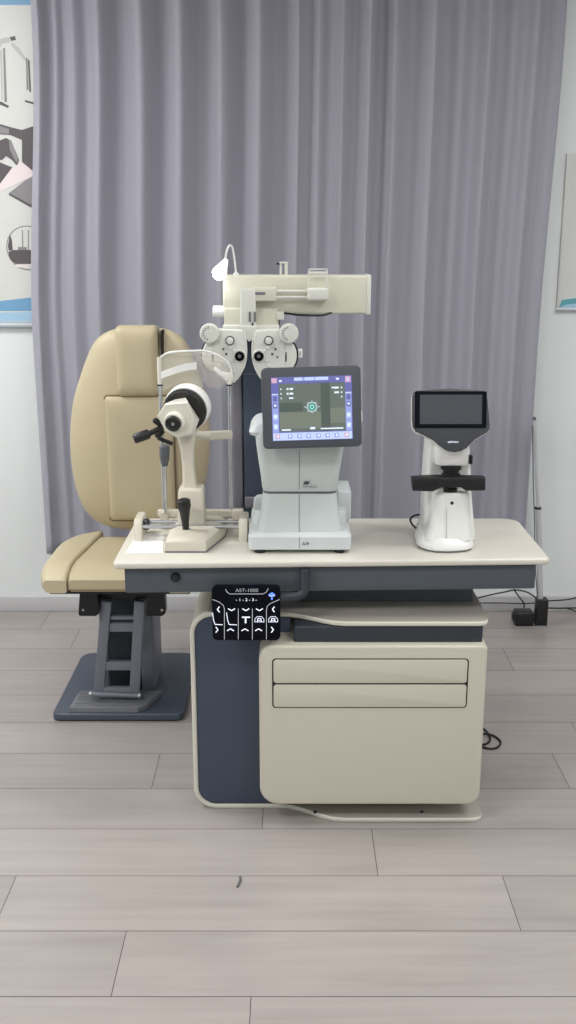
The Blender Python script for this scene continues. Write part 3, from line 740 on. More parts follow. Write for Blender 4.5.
    MB().tube([h0, h0.lerp(h1, .1), h1, h2], [.010, .0145, .0135, .008], 18).build('lamp_handle', 'greytube', t)
    MB().tube([h2, h3], .0045, 12).build('lamp_rod', 'chrome', t)
    # joystick
    j0, j1, j2 = at(183.5, 499, 2.575), at(184.5, 510, 2.58), at(186, 532, 2.59)
    j2.z = TZ+.036
    MB().tube([j0, j0.lerp(j1, .12), j0.lerp(j1, .6), j1, j1.lerp(j2, .5), j2], [.010, .0175, .0185, .0150, .0105, .008], 20).build('joystick', 'black', t)
    MB().lathe([(.014, 0), (.014, .003), (.008, .007)], (j2.x, j2.y, TZ+.036), (0, 0, 1), 20).build('joystick_socket', 'greytube', t)
    # chin rest frame on the patient side
    Yc = 2.742
    xl, xr = at(161.5, 430, Yc).x, at(230, 430, Yc).x
    zb = at(0, 513, Yc).z; zt = at(0, 357, Yc).z; zt2 = at(0, 374, Yc).z; zm = at(0, 385, Yc).z
    fb = MB(); fb.box(at(158, 513, Yc).x, at(236, 513, Yc).x, Yc-.010, Yc+.010, zb-.010, zb+.010, .003)
    fb.build('frame_foot_bar', 'slit', t)
    fe = MB(); fe.box(at(224, 0, Yc).x*.985, at(237, 0, Yc).x*1.0+.001, Yc-.014, Yc+.012, TZ+.012, zb+.012, .003); fe.build('foot_bracket', 'slit', t)
    fe = MB(); fe.box(xl-.012, xl+.012, Yc-.012, Yc+.012, TZ+.001, zb+.006, .003); fe.build('foot_bracket', 'slit', t)
    for x, zz in ((xl, zt), (xr, zt2)):
        MB().tube([(x, Yc, zb), (x, Yc, zm)], .0048, 14).build('frame_rod', 'chrome', t)
        MB().tube([(x, Yc, zm), (x, Yc, zz)], .0062, 14).build('frame_rod_sleeve', 'offwhite', t)
        MB().lathe([(.008, -.002), (.008, .002)], (x, Yc, zm), (0, 0, 1), 14).build('rod_ring', 'black', t)
    cr = MB(); a, b_ = at(199, 436, 2.70), at(231, 434, Yc)
    cr.obox(at(199, 436, 2.72), at(232, 434.5, Yc), .02, .023, .003); cr.tube([at(190, 434, 2.69), at(200, 434.5, 2.70), at(207, 435.5, 2.72), at(214, 435.5, 2.745), at(231.5, 434.5, Yc)], .0105, 14, smooth=5); cr.build('chin_support_arm', 'slit', t)
    # forehead band and curved clear shields
    bd = MB(); loops = []
    for k in range(13):
        u_ = k/12; px = 161 + 35.5*u_; py = 375.5 - 9.5*math.sin(u_*1.45); yy = Yc - .012*math.sin(math.pi*u_)
        yy -= .022; c_ = at(px, py, yy); loops.append([(c_.x, yy-.002, c_.z+.010), (c_.x, yy+.002, c_.z+.010), (c_.x, yy+.002, c_.z-.009), (c_.x, yy-.002, c_.z-.009)])
    bd.loft(loops); bd.build('forehead_band', 'white', t)
    ar = MB(); ar.tube([at(161, 357, Yc), at(168, 353, Yc-.01), at(180, 351.5, Yc-.02), at(193, 351, Yc-.025), at(204, 351, Yc-.02), at(217, 355, Yc-.015), at(227, 362, Yc-.005), at(231, 370, Yc), at(231.5, 380, Yc)], .0032, 10, smooth=6)
    ar.build('top_arch', 'white', t)
    def sheet(px_pts, bulge, name, m_):
        b = MB(); n = len(px_pts); cxp = sum(p[0] for p in px_pts)/n; cyp = sum(p[1] for p in px_pts)/n
        loops = []
        for k in range(7):
            s_ = max(1 - k/6, .01); yy = Yc + .004 - bulge*(1 - s_*s_)
            loops.append([at(cxp + (p[0]-cxp)*s_, cyp + (p[1]-cyp)*s_, yy) for p in px_pts])
        b.loft(loops, caps=False); return b.build(name, m_, t)
    sheet([(191, 353), (200, 351.5), (209, 352), (218, 356), (226, 362), (230.5, 370), (229, 378), (224, 385), (217, 388.5), (209, 388), (204, 383), (199, 374), (194, 363)], .016, 'breath_shield', 'shield')
    sheet([(161, 358), (168, 354), (180, 352.5), (191, 352.5), (196, 362), (203, 383), (201, 398), (190, 388), (175, 385), (162, 392)], .001, 'side_shield', 'clear')
    pr = MB(); pr.obox(at(214, 368, Yc-.01), at(228, 380, Yc-.004), .006, .012, .002); pr.obox(at(222, 374, Yc-.01), at(231, 376, Yc), .006, .014, .002); pr.build('shield_bracket', 'white', t)
slit_lamp()
# white sheet of chin-rest paper under the left rail
pp = [atz(137, 534.5, TZ+.0006), atz(164, 533.5, TZ+.0006), atz(163, 553, TZ+.0006), atz(125, 553.5, TZ+.0006)]
tag(MB().prism([(p.x, p.y, TZ+.0012) for p in pp], (0, 0, -.0010)).build('paper_sheet', 'paper'), 'white paper sheet lying on the table beside the slit lamp', 'paper')

# ------------------------------------------------------------------ autorefractor
def autorefractor():
    cx = 0.031
    t = thing('autorefractor', 'grey autorefractor with a lit touch screen at the middle of the table', 'autorefractor', (cx, 2.63, TZ))
    for sx in (-1, 1):
        for yy in (2.515, 2.76):
            MB().lathe([(.014, 0), (.013, .010)], (cx + sx*.105, yy, TZ), (0, 0, 1), 16).build('foot', 'black', t)
    b = MB()
    def sec(z, hw, yf, yb_, r): return [(x, y, z) for x, y in rrect(cx, (yf+yb_)/2, 2*hw, yb_-yf, r, 6)]
    b.loft([sec(TZ+.009, .131, 2.503, 2.80, .012), sec(TZ+.012, .135, 2.497, 2.805, .016), sec(TZ+.045, .135, 2.497, 2.805, .016), sec(TZ+.050, .132, 2.502, 2.80, .016), sec(TZ+.054, .125, 2.512, 2.79, .014)])
    b.build('base', 'grey_body2', t)
    b = MB(); b.loft([sec(TZ+.05, .130, 2.60, 2.80, .02), sec(TZ+.080, .128, 2.605, 2.80, .02), sec(TZ+.087, .122, 2.61, 2.795, .02)]); b.build('rear_deck', 'grey_body2', t)
    z1 = at(300, 490, 2.66).z; xa, xb = at(337, 500, 2.66).x, at(351, 500, 2.66).x
    MB().box(xa, xb, 2.65, 2.78, TZ+.05, z1, .006).build('side_housing', 'grey_body2', t)
    # lower tower: waisted and flaring to the base
    b = MB(); zz = lambda y_: at(300, y_, 2.53).z
    S = [(TZ+.048, .113, 2.512), (zz(528), .112, 2.517), (zz(520), .106, 2.525), (zz(510), .1015, 2.531), (zz(500), .0985, 2.534), (zz(494.5), .0975, 2.535)]
    b.loft([sec(z, hw, yf, 2.77, .022) for z, hw, yf in S]); b.build('lower_housing', 'grey_body', t)
    b = MB(); b.loft([sec(zz(495), .0955, 2.538, 2.765, .02), sec(zz(491.5), .0955, 2.538, 2.765, .02)]); b.build('waist_joint', 'grey_line', t)
    b = MB(); zq = lambda y_: at(300, y_, 2.52).z
    S = [(zz(491.8), .0965, 2.533, .022), (zz(489), .0985, 2.529, .022), (zq(475), .1025, 2.522, .022), (zq(460), .108, 2.516, .022), (zq(446), .1125, 2.511, .022), (zq(436), .115, 2.510, .02), (zq(430), .112, 2.515, .02), (zq(426), .10, 2.53, .02)]
    b.loft([sec(z, hw, yf, 2.77, r) for z, hw, yf, r in S]); b.build('measuring_head', 'grey_body', t)
    # rounded shoulder sticking out at the left of the monitor
    a0, a1 = at(248.6, 424.5, 2.515), at(275, 438, 2.515)
    m = MB(); m.loft([[(x, y, z) for x, y in rrect((a0.x+i_+a1.x)/2, 2.61, a1.x-a0.x-i_, .19-2*i_, .018)] for z, i_ in ((a1.z, .014), (a1.z+.006, .003), (a1.z+.014, 0), (a0.z-.010, .006), (a0.z-.002, .013), (a0.z+.002, .020))]); m.build('side_grip', 'grey_body2', t)
    # seams and marks
    sx = at(299.3, 500, 2.52).x; s_ = MB()
    s_.obox((sx, 2.4968, TZ+.014), (sx, 2.4968, TZ+.046), .0012, .001, 0, (0, 1, 0))
    pts = [(TZ+.05, 2.5115), (zz(528), 2.5165), (zz(520), 2.5245), (zz(510), 2.5305), (zz(500), 2.5335), (zz(494.5), 2.5345)]
    for (z0, y0), (z1_, y1) in zip(pts[:-1], pts[1:]): s_.obox((sx, y0, z0), (sx, y1, z1_), .0012, .001, 0, (0, 1, 0))
    pts = [(zz(489), 2.5285), (zq(475), 2.5215), (zq(460), 2.5155), (zq(449), 2.512)]
    for (z0, y0), (z1_, y1) in zip(pts[:-1], pts[1:]): s_.obox((sx, y0, z0), (sx, y1, z1_), .0010, .001, 0, (0, 1, 0))
    s_.build('centre_seam', 'grey_line', t)
    lg = MB(); p = at(306.5, 483.3, 2.523)
    lg.pxz(ell(p.x, p.z+.001, .007, .0042, 20), p.y-.0008, p.y+.003, mi=0)
    lg.stroke([(p.x-.009, p.z-.0035), (p.x-.001, p.z+.001), (p.x+.009, p.z+.0045)], .0022, p.y-.0006)
    q_ = at(310, 486.8, 2.5255)
    text_mesh(lg, 'SYP VISION', q_.x, q_.z, 2.5235, .0070, 0, 1.0)
    lg.build('maker_mark', 'ink', t)
    p = at(305.5, 544, 2.496); lg = MB(); text_mesh(lg, 'A/9', p.x, p.z, 2.4965, .0125, 0, 1.0); lg.build('model_mark', 'ink', t)
    # monitor: built square, then leaned
    W_, H_ = .246, .2005
    Mx = Matrix.Translation(at(311.6, 407.5, 2.46)) @ Matrix.Rotation(math.radians(-1.7), 4, 'Y') @ Matrix.Rotation(math.radians(-7), 4, 'X')
    mon = MB().pxz(rrect(0, 0, W_, H_, .012), 0, .026, .004, 3, both=True).xf(Mx)
    mon = mon.build('monitor', 'bezel', t)
    MB().pxz(rrect(0, 0, W_-.03, H_-.03, .01), .024, .055, 0).xf(Mx).build('monitor_mount', 'bezel', mon)
    MB().box(W_/2-.001, W_/2+.003, .008, .018, -.04, -.012, .001).xf(Mx).build('power_switch', 'white', mon)
    sc = MB(); y = -.0004
    # screen coordinates from the photo crop: u 65..505, v 60..410
    SW, SH = .198, .155; ox, oz = .001, -.002
    q = lambda u, v: (ox + (u-285)/440*SW, oz - (v-235)/350*SH)
    def rc(u0, v0, u1, v1, mi, k=1):
        a, b_ = q(u0, v0), q(u1, v1); sc.box(a[0], b_[0], y-.0002*k, 0.001, b_[1], a[1], mi=mi)
    rc(63, 58, 507, 412, 3)
    rc(105, 95, 468, 362, 0, 2); rc(105, 200, 235, 250, 1, 3); rc(335, 95, 385, 362, 1, 3); rc(385, 235, 468, 320, 2, 3); rc(105, 255, 335, 345, 2, 3)
    rc(65, 60, 500, 92, 3, 3); rc(190, 62, 378, 80, 5, 4); rc(235, 62, 248, 80, 4, 5); rc(300, 62, 306, 80, 4, 5)
    rc(66, 62, 96, 90, 7, 4); rc(470, 62, 500, 96, 7, 4); rc(480, 70, 490, 88, 5, 5)
    rc(108, 74, 122, 84, 6, 4); rc(420, 70, 436, 80, 6, 4)
    for u0, u1 in ((66, 100), (470, 503)):
        rc(u0, 98, u1, 148, 3, 3); rc(u0, 150, u1, 154, 6, 5); rc(u0, 156, u1, 366, 4, 3)
        for v in (162, 200, 262, 318): rc(u0+5, v, u1-5, v+30, 5 if v > 240 else 3, 4); rc(u0+11, v+8, u1-11, v+20, 6 if v != 162 else 3, 5)
    rc(66, 368, 503, 410, 5, 3)
    for i, u in enumerate((80, 148, 200, 250, 305, 355, 405, 460)): rc(u, 376, u+24, 400, 7 if i in (0, 7) else 4, 4); rc(u+8, 381, u+18, 393, 6, 5)
    for v in (124, 150, 175):
        rc(114, v-4, 120, v+4, 6, 4)
        if v < 170: rc(148, v-5, 158, v+5, 6, 4); rc(164, v-5, 184, v+5, 6, 4); rc(410, v-5, 434, v+5, 6, 4)
        else: rc(160, v-4, 184, v+4, 6, 4)
        rc(446, v-5, 453, v+5, 6, 4)
    rc(395, 119, 408, 127, 6, 4)
    rc(115, 348, 165, 356, 6, 4); rc(330, 346, 455, 353, 6, 4); rc(272, 340, 300, 352, 6, 4)
    def ring(R, wd, mi, n=28):
        pts = [q(285 + R*math.cos(2*math.pi*k/n), 227 + R*math.sin(2*math.pi*k/n)) for k in range(n+1)]
        sc.stroke(pts, wd, y-.0012, mi=mi)
    ring(27, .0012, 6); ring(21, .0007, 8); ring(10, .0022, 8)
    for a_ in range(0, 360, 45):
        c_, s2 = math.cos(math.radians(a_)), math.sin(math.radians(a_)); sc.stroke([q(285+31*c_, 227+31*s2), q(285+(42 if a_ % 180 == 0 else 36)*c_, 227+(42 if a_ % 180 == 0 else 36)*s2)], .0012, y-.0012, mi=6)
    sc.xf(Mx).build('display', ['scr_bg', 'scr_bg2', 'scr_bg3', 'scr_blue', 'scr_lilac', 'scr_pale', 'scr_ice', 'scr_pink', 'scr_teal'], mon)
autorefractor()

# ------------------------------------------------------------------ lensmeter
def lensmeter():
    cxp = 451.5
    t = thing('lensmeter', 'white digital lensmeter with dark angled display at the right end of the table', 'lensmeter', (at(449, 545, 2.56).x, 2.60, TZ))
    # rear spine: flows from base to head
    sp_ = MB(); S = []
    def sec(pxa, pxb, py, yf, yb_, r=.016, z=None):
        if z is None: a, b_ = at(pxa, py, yf), at(pxb, py, yf); zz = a.z
        else:
            zz = z; k_ = (yf*cp + (H-z)*sp)/FPX; a, b_ = Vector(((pxa-288)*k_, yf, z)), Vector(((pxb-288)*k_, yf, z))
        return [(x, y, zz) for x, y in rrect((a.x+b_.x)/2, (yf+yb_)/2, b_.x-a.x, yb_-yf, r, 6)]
    sp_.loft([sec(424, 476, 0, 2.60, 2.74, .02, TZ+.006), sec(424, 476, 533, 2.60, 2.735), sec(425, 474, 515, 2.60, 2.725), sec(425.5, 472.5, 495, 2.60, 2.715), sec(427, 471.5, 470, 2.59, 2.70), sec(428.5, 470.5, 450, 2.58, 2.69), sec(430, 469.5, 436, 2.57, 2.68), sec(431, 467, 425, 2.57, 2.66)])
    sp_.build('rear_body', 'white', t)
    # base shoe with rounded front
    c0 = at(447.8, 551, 2.50).x
    def plan(k, z, f=0): return [(c0 + x, y, z) for x, y in [(.0785-k, 2.64), (.078-k, 2.555+f), (.070-k, 2.528+k+f), (.055-k, 2.512+k+f), (.03, 2.504+k+f), (0, 2.500+k+f), (-.03, 2.503+k+f), (-.052+k, 2.514+k+f), (-.066+k, 2.532+k+f), (-.074+k, 2.56+f), (-.070+k, 2.64), (-.055+k, 2.73), (.07-k, 2.73)]]
    fb = MB(); fb.loft([plan(.003, TZ+.0045), plan(0, TZ+.008), plan(.001, TZ+.016), plan(.007, TZ+.026, .003), plan(.012, TZ+.034, .008)]); fb.build('base_shoe', 'white', t)
    MB().loft([plan(.006, TZ), plan(.005, TZ+.005)]).build('base_gasket', 'greytube', t)
    # front lower housing
    fl = MB(); fl.loft([sec(425, 473.5, 0, 2.520, 2.66, .03, TZ+.028), sec(430, 473, 530, 2.528, 2.66, .03), sec(433, 472.5, 515, 2.535, 2.66, .03), sec(434.5, 471.5, 502, 2.538, 2.66, .03), sec(435, 471, 496, 2.54, 2.66, .03), sec(437, 469.5, 493, 2.545, 2.65, .03)])
    fl.build('front_body', 'white', t)
    sl = MB(); sl.obox(at(446.5, 508, 2.5335), at(446.5, 540, 2.520), .0008, .0008, 0, (0, 1, 0)); sl.build('panel_seam', 'grey_line', t)
    p = at(452, 503, 2.538); MB().lathe([(.0045, .003), (.0045, -.001), (.002, -.0015)], (p.x, 2.538, p.z), (0, 1, 0), 16).build('marker_button', 'black', t)
    # lens stage: wide black rest with lens barrel
    st = MB(); q = lambda px, py, y: (at(px, py, y).x, at(px, py, y).z)
    st.pxz([q(412, 478.5, 2.53), q(426, 477.5, 2.53), q(436, 477, 2.53), q(470, 477.5, 2.53), q(485.5, 478, 2.53), q(485.5, 490.5, 2.53), q(466, 491, 2.53), q(461, 487.5, 2.53), q(441, 487.5, 2.53), q(433, 491.5, 2.53), q(413, 491, 2.53)], 2.528, 2.56, .003, 2)
    st.build('spectacle_table', 'black', t)
    p = at(451.5, 482, 2.55)
    bb = MB(); zt, zb_ = at(0, 466.5, 2.55).z, at(0, 493.5, 2.55).z
    for r, za, zc in ((.0270, zt-.010, zt+.003), (.0215, zt-.022, zt-.010), (.0250, zt-.034, zt-.022), (.0130, zb_+.01, zt-.034), (.0190, zb_-.002, zb_+.012)):
        bb.lathe([(r-.001, za), (r, za+.001), (r, zc-.001), (r-.001, zc)], (p.x, 2.565, 0), (0, 0, 1), 28)
    bb.build('lens_barrel', 'blackmetal', t)
    # nose block that holds the barrel
    ns = MB(); ns.loft([sec(436.5, 469, 465.5, 2.545, 2.66, .018), sec(436, 469.5, 461, 2.54, 2.66, .018), sec(436, 469.5, 448, 2.535, 2.66, .018), sec(437, 468, 438, 2.535, 2.66, .018)]); ns.build('nose_block', 'white', t)
    p0, p1 = at(469.2, 455, 2.585), at(471.8, 463.5, 2.585); MB().box(p0.x, p1.x, 2.575, 2.60, p1.z, p0.z, .001).build('side_button', 'black', t)
    # display head, leaned back
    out = [(413, 397), (414, 393), (417, 391), (450, 388.8), (484, 390.2), (487, 392.5), (488.6, 401), (489.8, 424), (489.4, 429), (486.5, 432.5), (474.6, 439), (470, 443.5), (466, 447.5), (460, 450.6), (453.8, 451.6), (448, 450.8), (443.4, 448.6), (438, 444.5), (433, 440), (425, 435.5), (415.6, 431.5), (412.8, 427), (412.3, 420)]
    Yh = 2.52; piv = at(451, 420, Yh)
    tilt = Matrix.Translation(piv) @ Matrix.Rotation(math.radians(-10), 4, 'X') @ Matrix.Translation(-piv)
    o2 = [(at(a, b_, Yh).x, at(a, b_, Yh).z) for a, b_ in out]; cxx, czz = piv.x, piv.z
    grow = lambda k, dz: [(cxx + (x-cxx)*k, czz + (z-czz)*k + dz) for x, z in o2]
    hd = MB().pxz(grow(1.0, 0), Yh, Yh+.012, .003, 3).xf(tilt).build('display_head', 'bezel2', t)
    MB().pxz(grow(1.0, -.003), Yh+.010, Yh+.03, .002, 2).xf(tilt).build('head_shell', 'white', hd)
    MB().pxz(grow(.86, .004), Yh+.028, Yh+.05, .008, 3).xf(tilt).build('rear_cover', 'white', hd)
    def rq(x0, y0, x1, y1, r): 
        a, b_ = at(x0, y0, Yh), at(x1, y1, Yh); return rrect((a.x+b_.x)/2, (a.z+b_.z)/2, b_.x-a.x, a.z-b_.z, r)
    MB().pxz(rq(415.5, 391.5, 486, 428, .004), Yh-.0012, Yh+.002, .0005, 1).xf(tilt).build('screen_bezel', 'gloss', hd)
    MB().pxz(rq(420.5, 395, 481.5, 424, .001), Yh-.0018, Yh+.002).xf(tilt).build('screen', 'scr_off', hd)
    mk = MB(); a = at(452.5, 441.5, Yh); text_mesh(mk, 'ophthalmo', a.x, a.z, Yh-.0006, .0075, 0, .85); mk.xf(tilt).build('maker_mark', 'ui_white', hd)
    MB().tube([at(424, 514, 2.70), at(415, 515.5, 2.70), at(410.5, 519, 2.69), at(412, 524, 2.68), at(417, 528.5, 2.67), at(424, 531, 2.68)], .003, 8, smooth=6).build('power_cord', 'cable', t)
lensmeter()

# ------------------------------------------------------------------ patient chair
def chair():
    t = thing('patient_chair', 'cream leatherette patient chair on slate base behind the left end of the table', 'chair', (-0.55, 3.25, 0))
    Yb = 3.42; cxp = 140.5
    L = [(140.5, 327.5), (128, 327.6), (113, 329.5), (99, 337), (90, 351), (81.5, 374), (75, 396), (71.8, 418), (71, 440), (72.3, 463), (76.5, 487), (84, 506), (94, 518), (108, 525), (124, 528), (140.5, 529)]
    pts = L + [(2*cxp - a, b_) for a, b_ in L[-2:0:-1]]
    out = smooth_path([at(a, b_, Yb) for a, b_ in pts + pts[:1]], 3)[:-1]
    out = [(p.x, p.z) for p in out]
    MB().pillow(out, Yb, .075, 3.0, 16, back=.9).build('backrest', 'leather', t)
    q = lambda px, py, y: (at(px, py, y).x, at(px, py, y).z)
    # centre pad, framed by a seam
    a, b_ = q(104.8, 396.5, 3.340), q(176, 520, 3.340)
    padz = rrect((a[0]+b_[0])/2, (a[1]+b_[1])/2, b_[0]-a[0], a[1]-b_[1], .012)
    MB().pillow(padz, 3.354, .026, 6, 10, back=.3).build('back_pad', 'leather2', t)
    a, b_ = (a[0]-.003, a[1]+.003), (b_[0]+.003, b_[1]-.003)
    MB().tube([(x, 3.3425, z) for x, z in rrect((a[0]+b_[0])/2, (a[1]+b_[1])/2, b_[0]-a[0], a[1]-b_[1], .012)][14:] + [(x, 3.3425, z) for x, z in rrect((a[0]+b_[0])/2, (a[1]+b_[1])/2, b_[0]-a[0], a[1]-b_[1], .012)][:14], .0022, 6).build('pad_seam', 'seam', t)
    # headrest
    a, b_ = q(113, 326.5, 3.31), q(158.5, 398, 3.31)
    hr = rrect((a[0]+b_[0])/2, (a[1]+b_[1])/2, b_[0]-a[0], a[1]-b_[1], .016)
    MB().pillow(hr, 3.375, .062, 5, 12, back=.6).build('headrest', 'leather2', t)
    s0, s1 = at(161, 331, 3.335), at(161, 358, 3.335)
    MB().box(s0.x-.003, s0.x+.004, 3.345, 3.40, s1.z, s0.z, .001).build('headrest_slot', 'groove', t)
    # seat: cushion and two bolsters
    xl, xr = -0.795, -0.285; zt, zb = .535, .462
    def cush(x0, x1, yf, yb_, z0, z1, r, name, m_, hump=0):
        b = MB(); loops = []
        n = 14
        for k in range(n + 1):
            y = yf + (yb_-yf)*k/n
            e = min(k, n-k)/3.0; e = 1 if e > 1 else math.sin(e*math.pi/2); e = .55 + .45*e
            zz = z0 + (z1-z0)*e + hump*math.sin(math.pi*k/n)
            ins = (1-e)*.03
            loops.append([(x, y, z) for x, z in rrect((x0+x1)/2, (z0+zz)/2, x1-x0-2*ins, zz-z0, min(r, (zz-z0)*.45), 5)])
        b.loft(loops); return b.build(name, m_, t)
    cush(xl+.085, xr-.085, 3.005, 3.47, zb+.004, zt, .012, 'seat_cushion', 'leather2')
    for s, x0, x1 in ((1, xl, xl+.092), (-1, xr-.092, xr)):
        b = MB(); loops = []; n = 16
        for k in range(n+1):
            u_ = k/n; y = 3.0 + .42*u_
            e = 1 - (1-min(1, u_/.22))**2.2
            zz = zb + (zt + .012 - zb)*(.5 + .5*e); rc_ = .115*(1 - math.sqrt(max(0, 1 - (max(0, u_-.62)/.38)**2)))
            aa, bb_ = (x0 + rc_, x1 + .045*u_) if s == 1 else (x0 - .045*u_, x1 - rc_)
            if u_ < .15: 
                i_ = .02*(1-u_/.15)**2
                if s == 1: aa += i_
                else: bb_ -= i_
            rr = [.012, .04*e+.008, .02, .006] if s == 1 else [.04*e+.008, .012, .006, .02]
            rr = [min(q_, (bb_-aa)*.45, (zz-zb)*.45) for q_ in rr]
            loops.append([(x, y, z) for x, z in rrect((aa+bb_)/2, (zb+zz)/2, bb_-aa, zz-zb, rr, 5)])
        b.loft(loops); b.build('seat_bolster', 'leather', t)
    MB().tube([(xl+.093, 3.003, zb+.010), (xr-.093, 3.003, zb+.010)], .002, 6).build('front_seam', 'seam', t)
    MB().box(xl+.03, xr-.03, 3.03, 3.36, zb-.014, zb+.004, .003).build('seat_pan', 'black', t)
    MB().box(-.505, -.41, 3.36, 3.52, .40, 1.0, .01).build('back_bracket', 'chairmetal', t)
    # hinge plates under the seat
    for a, b_ in ((79, 100), (146, 166)):
        p, q_ = at(a, 598, 3.07), at(b_, 614, 3.07)
        mb = MB().pxz([(p.x+.008, zb-.010), (q_.x, zb-.010), (q_.x, q_.z+.008), (q_.x-.01, q_.z), (p.x+.004, q_.z), (p.x, q_.z+.004), (p.x, q_.z+.014)], 3.05, 3.10, .002); mb.build('hinge_plate', 'blackmetal', t)
        for px in ((a+4) if a < 100 else (b_-4),):
            c_ = at(px, 610, 3.048); MB().lathe([(.005, 0), (.004, -.004)], (c_.x, 3.05, c_.z), (0, 1, 0), 12).build('hinge_bolt', 'steel', t)
    MB().box(-.665, -.405, 3.10, 3.34, .405, zb-.008, .004).build('under_frame', 'blackmetal', t)
    # column and base plate
    xa, xb = -.648, -.462
    MB().box(xa, xb-.045, 3.215, 3.41, .026, .42, .008).build('column', 'dark', t)
    MB().box(xb-.047, xb, 3.205, 3.41, .026, .42, .010).build('column_cover', 'chairmetal', t)
    MB().box(xa, xa+.03, 3.205, 3.41, .026, .42, .010).build('column_cover', 'chairmetal', t)
    pl = MB(); pts = rrect(-.5655, 3.29, .435, .52, [.05, .05, .022, .022], 6)
    pl.pxy(pts, .006, .028, .006, 3); pl.build('base_plate', 'chairbase', t)
    MB().pxy(rrect(-.5655, 3.29, .425, .51, .03), 0, .007).build('base_pad', 'black', t)
    # footrest: ladder frame, hinge bar and ribbed plate
    T = lambda px, py: at(px, py, 3.095)
    fr = MB()
    for (a, ya), (b_, yb_), w_ in (((106.8, 600), (98.8, 694), .030), ((140, 600), (134.5, 694), .030)):
        p, q_ = T(a, ya), T(b_, yb_); p.y = 3.09; q_.y = 3.10; fr.obox(p, q_, w_+.004, .022, .003, (0, 1, 0))
    for py, hh in ((617.5, .012), (627, .030), (665.5, .031), (690, .022)):
        k = (py-600)/94; p = T(106.8-8.5*k, py); q_ = T(140-5.5*k, py); p.y = q_.y = 3.098; fr.obox(p, q_, hh, .018, .002, (0, 1, 0))
    fr.build('footrest_frame', 'chairmetal', t)
    p, q_ = at(91.5, 694, 3.085), at(138.5, 695.5, 3.085)
    MB().tube([p, q_], .009, 16).build('hinge_bar', 'chairmetal', t)
    for c_, s in ((p, -1), (q_, 1)): MB().lathe([(.010, 0), (.010, .006), (.006, .009)], c_, (s, 0, 0), 14).build('bar_end', 'steel', t)
    fp = MB(); pts = [(atz(69, 712, .045)), atz(143, 715, .045), atz(159, 694, .045), atz(76, 692, .045)]
    y0 = 3.038; plt = [(-.728, y0), (-.50, y0), (-.475, y0+.02), (-.435, y0+.135), (-.71, y0+.135), (-.722, y0+.1)]
    fp.pxy(plt, .029, .047, .004, 2); fp.build('foot_plate', 'rubber', t)
    rb = MB()
    for k in range(7): 
        y = y0 + .018 + k*.017; rb.box(-.712, -.492+.006*k, y-.004, y+.004, .0465, .0495, .001, 1)
    rb.build('tread_ribs', 'rubber', t)
chair()

# ------------------------------------------------------------------ pole, power box and cables at the right
def pole():
    Y = 3.905
    f = at(542, 622, Y); k = at(541, 600, Y); r = at(538, 508, Y+.02); tp = at(534.3, 420, Y+.03)
    t = thing('telescopic_pole', 'slim chrome telescopic pole with black foot right of the curtain', 'pole', (f.x, Y, 0))
    MB().tube([k - Vector((0, 0, .03)), r], .0115, 18).build('lower_tube', 'pole', t)
    MB().tube([r, tp], .0072, 16).build('upper_tube', 'pole', t)
    MB().tube([r - Vector((0, 0, .004)), r + Vector((0, 0, .004))], .0135, 18).build('clamp_ring', 'black', t)
    MB().lathe([(.0064, 0), (.0075, .004), (.005, .012)], tp, (0, 0, 1), 12).build('tip', 'greytube', t)
    a = at(537.5, 600, Y-.02); b_ = at(547, 624, Y-.02)
    m = MB(); m.box(a.x, b_.x, Y-.025, Y+.025, .004, a.z, .003); m.build('foot_bracket', 'black', t)
    MB().box(a.x-.001, b_.x+.003, Y-.028, Y+.028, 0, .006, .001).build('foot_edge', 'steel', t)
    MB().tube([tp + Vector((-.008, -.004, -.02)), at(532.8, 450, Y+.01), at(533.5, 490, Y+.005), at(534.5, 520, Y), at(535, 560, Y), at(537.5, 598, Y)], .0022, 8, smooth=6).build('pull_cord', 'greytube', t)
pole()
a = atz(512, 621.5, 0); 
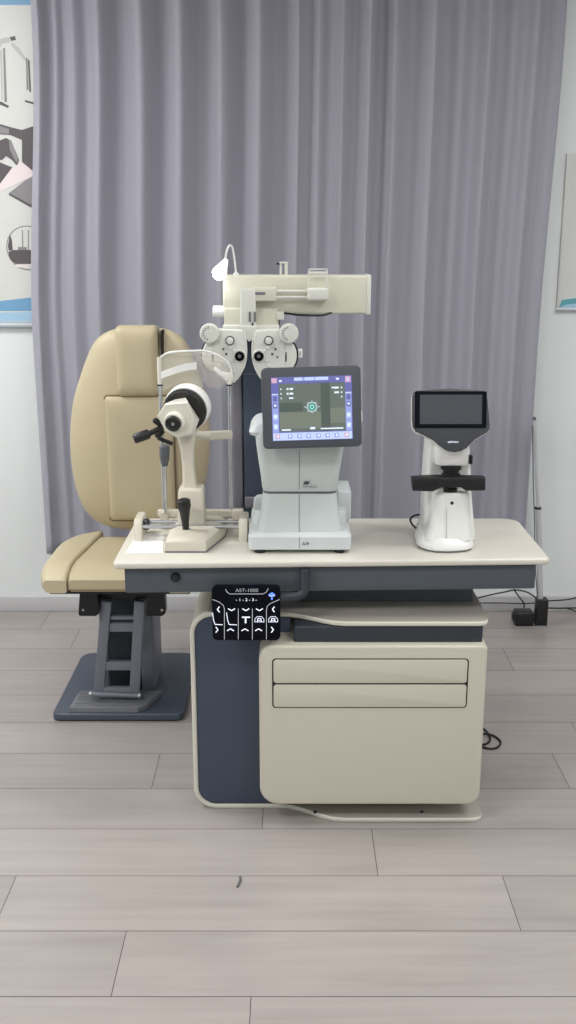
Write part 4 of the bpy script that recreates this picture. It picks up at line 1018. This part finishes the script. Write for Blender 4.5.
pb = MB().box(a.x, 1.019, 3.885, 3.945, .001, .062, .008, 3)
pb.box(a.x-.006, a.x+.002, 3.91, 3.94, .018, .045, .003)
tag(pb.build('power_adapter', 'black'), 'black power adapter box on the floor against the pole foot', 'power adapter')
def cable(pts, label, r=.0032):
    tag(MB().tube(pts, r, 8, smooth=8).build('cable', 'cable'), label, 'cable')
cable([at(470, 600, 4.03), at(492, 594.5, 4.03), at(505, 592, 4.0), at(514.5, 590, 3.98), at(525, 591.5, 3.97), at(532, 595, 3.96), at(536.5, 599, 3.945), at(538.5, 603, 3.935)], 'black cable arching from behind the table to the pole foot')
cable([at(513.5, 589, 3.99), at(517, 594, 3.985), at(523.5, 603, 3.97), atz(524, 609, .03)], 'short black cable dropping to the top of the power adapter box')
cable([at(480, 603, 4.045), at(500, 603, 4.045), at(520, 603.6, 4.03), at(537, 603, 3.955)], 'thin black cable along the baseboard left of the pole foot', .0025)
cable([at(545, 601, 3.94), at(556, 600.5, 3.99), at(568, 599.5, 4.03), at(580, 597, 4.045), at(600, 595, 4.045)], 'upper black cable running right from the pole foot')
cable([at(547, 608, 3.93), at(558, 608.3, 4.0), at(570, 608.0, 4.04), at(590, 608, 4.04)], 'lower black cable running right from the pole foot')
cable([at(566, 608.2, 4.035), at(571, 609.5, 4.03), at(580, 613, 4.02)], 'short black cable branching down to the floor at the right edge', .0028)
zf = .0045
cable([atz(475, 727, zf), atz(483, 728.5, zf), atz(489.5, 735.5, zf), atz(489.5, 741, .007), atz(483, 744.5, zf), atz(478, 738, zf), atz(484, 734, .0115), atz(493, 735.5, zf), atz(500.5, 741.5, zf), atz(497.5, 747.2, zf), atz(490, 748.6, zf), atz(482, 747, zf), atz(474, 744, zf)], 'looped black cable on the floor beside the cabinet', .0036)
s0 = [atz(240, 876.5, .0025), atz(240.3, 880, .003), atz(238.8, 884, .003), atz(237.2, 887, .0025)]
tag(MB().tube(s0, .0027, 8, smooth=4).build('scrap', 'greytube'), 'small dark curved scrap lying on a floor plank in front of the cabinet', 'scrap')
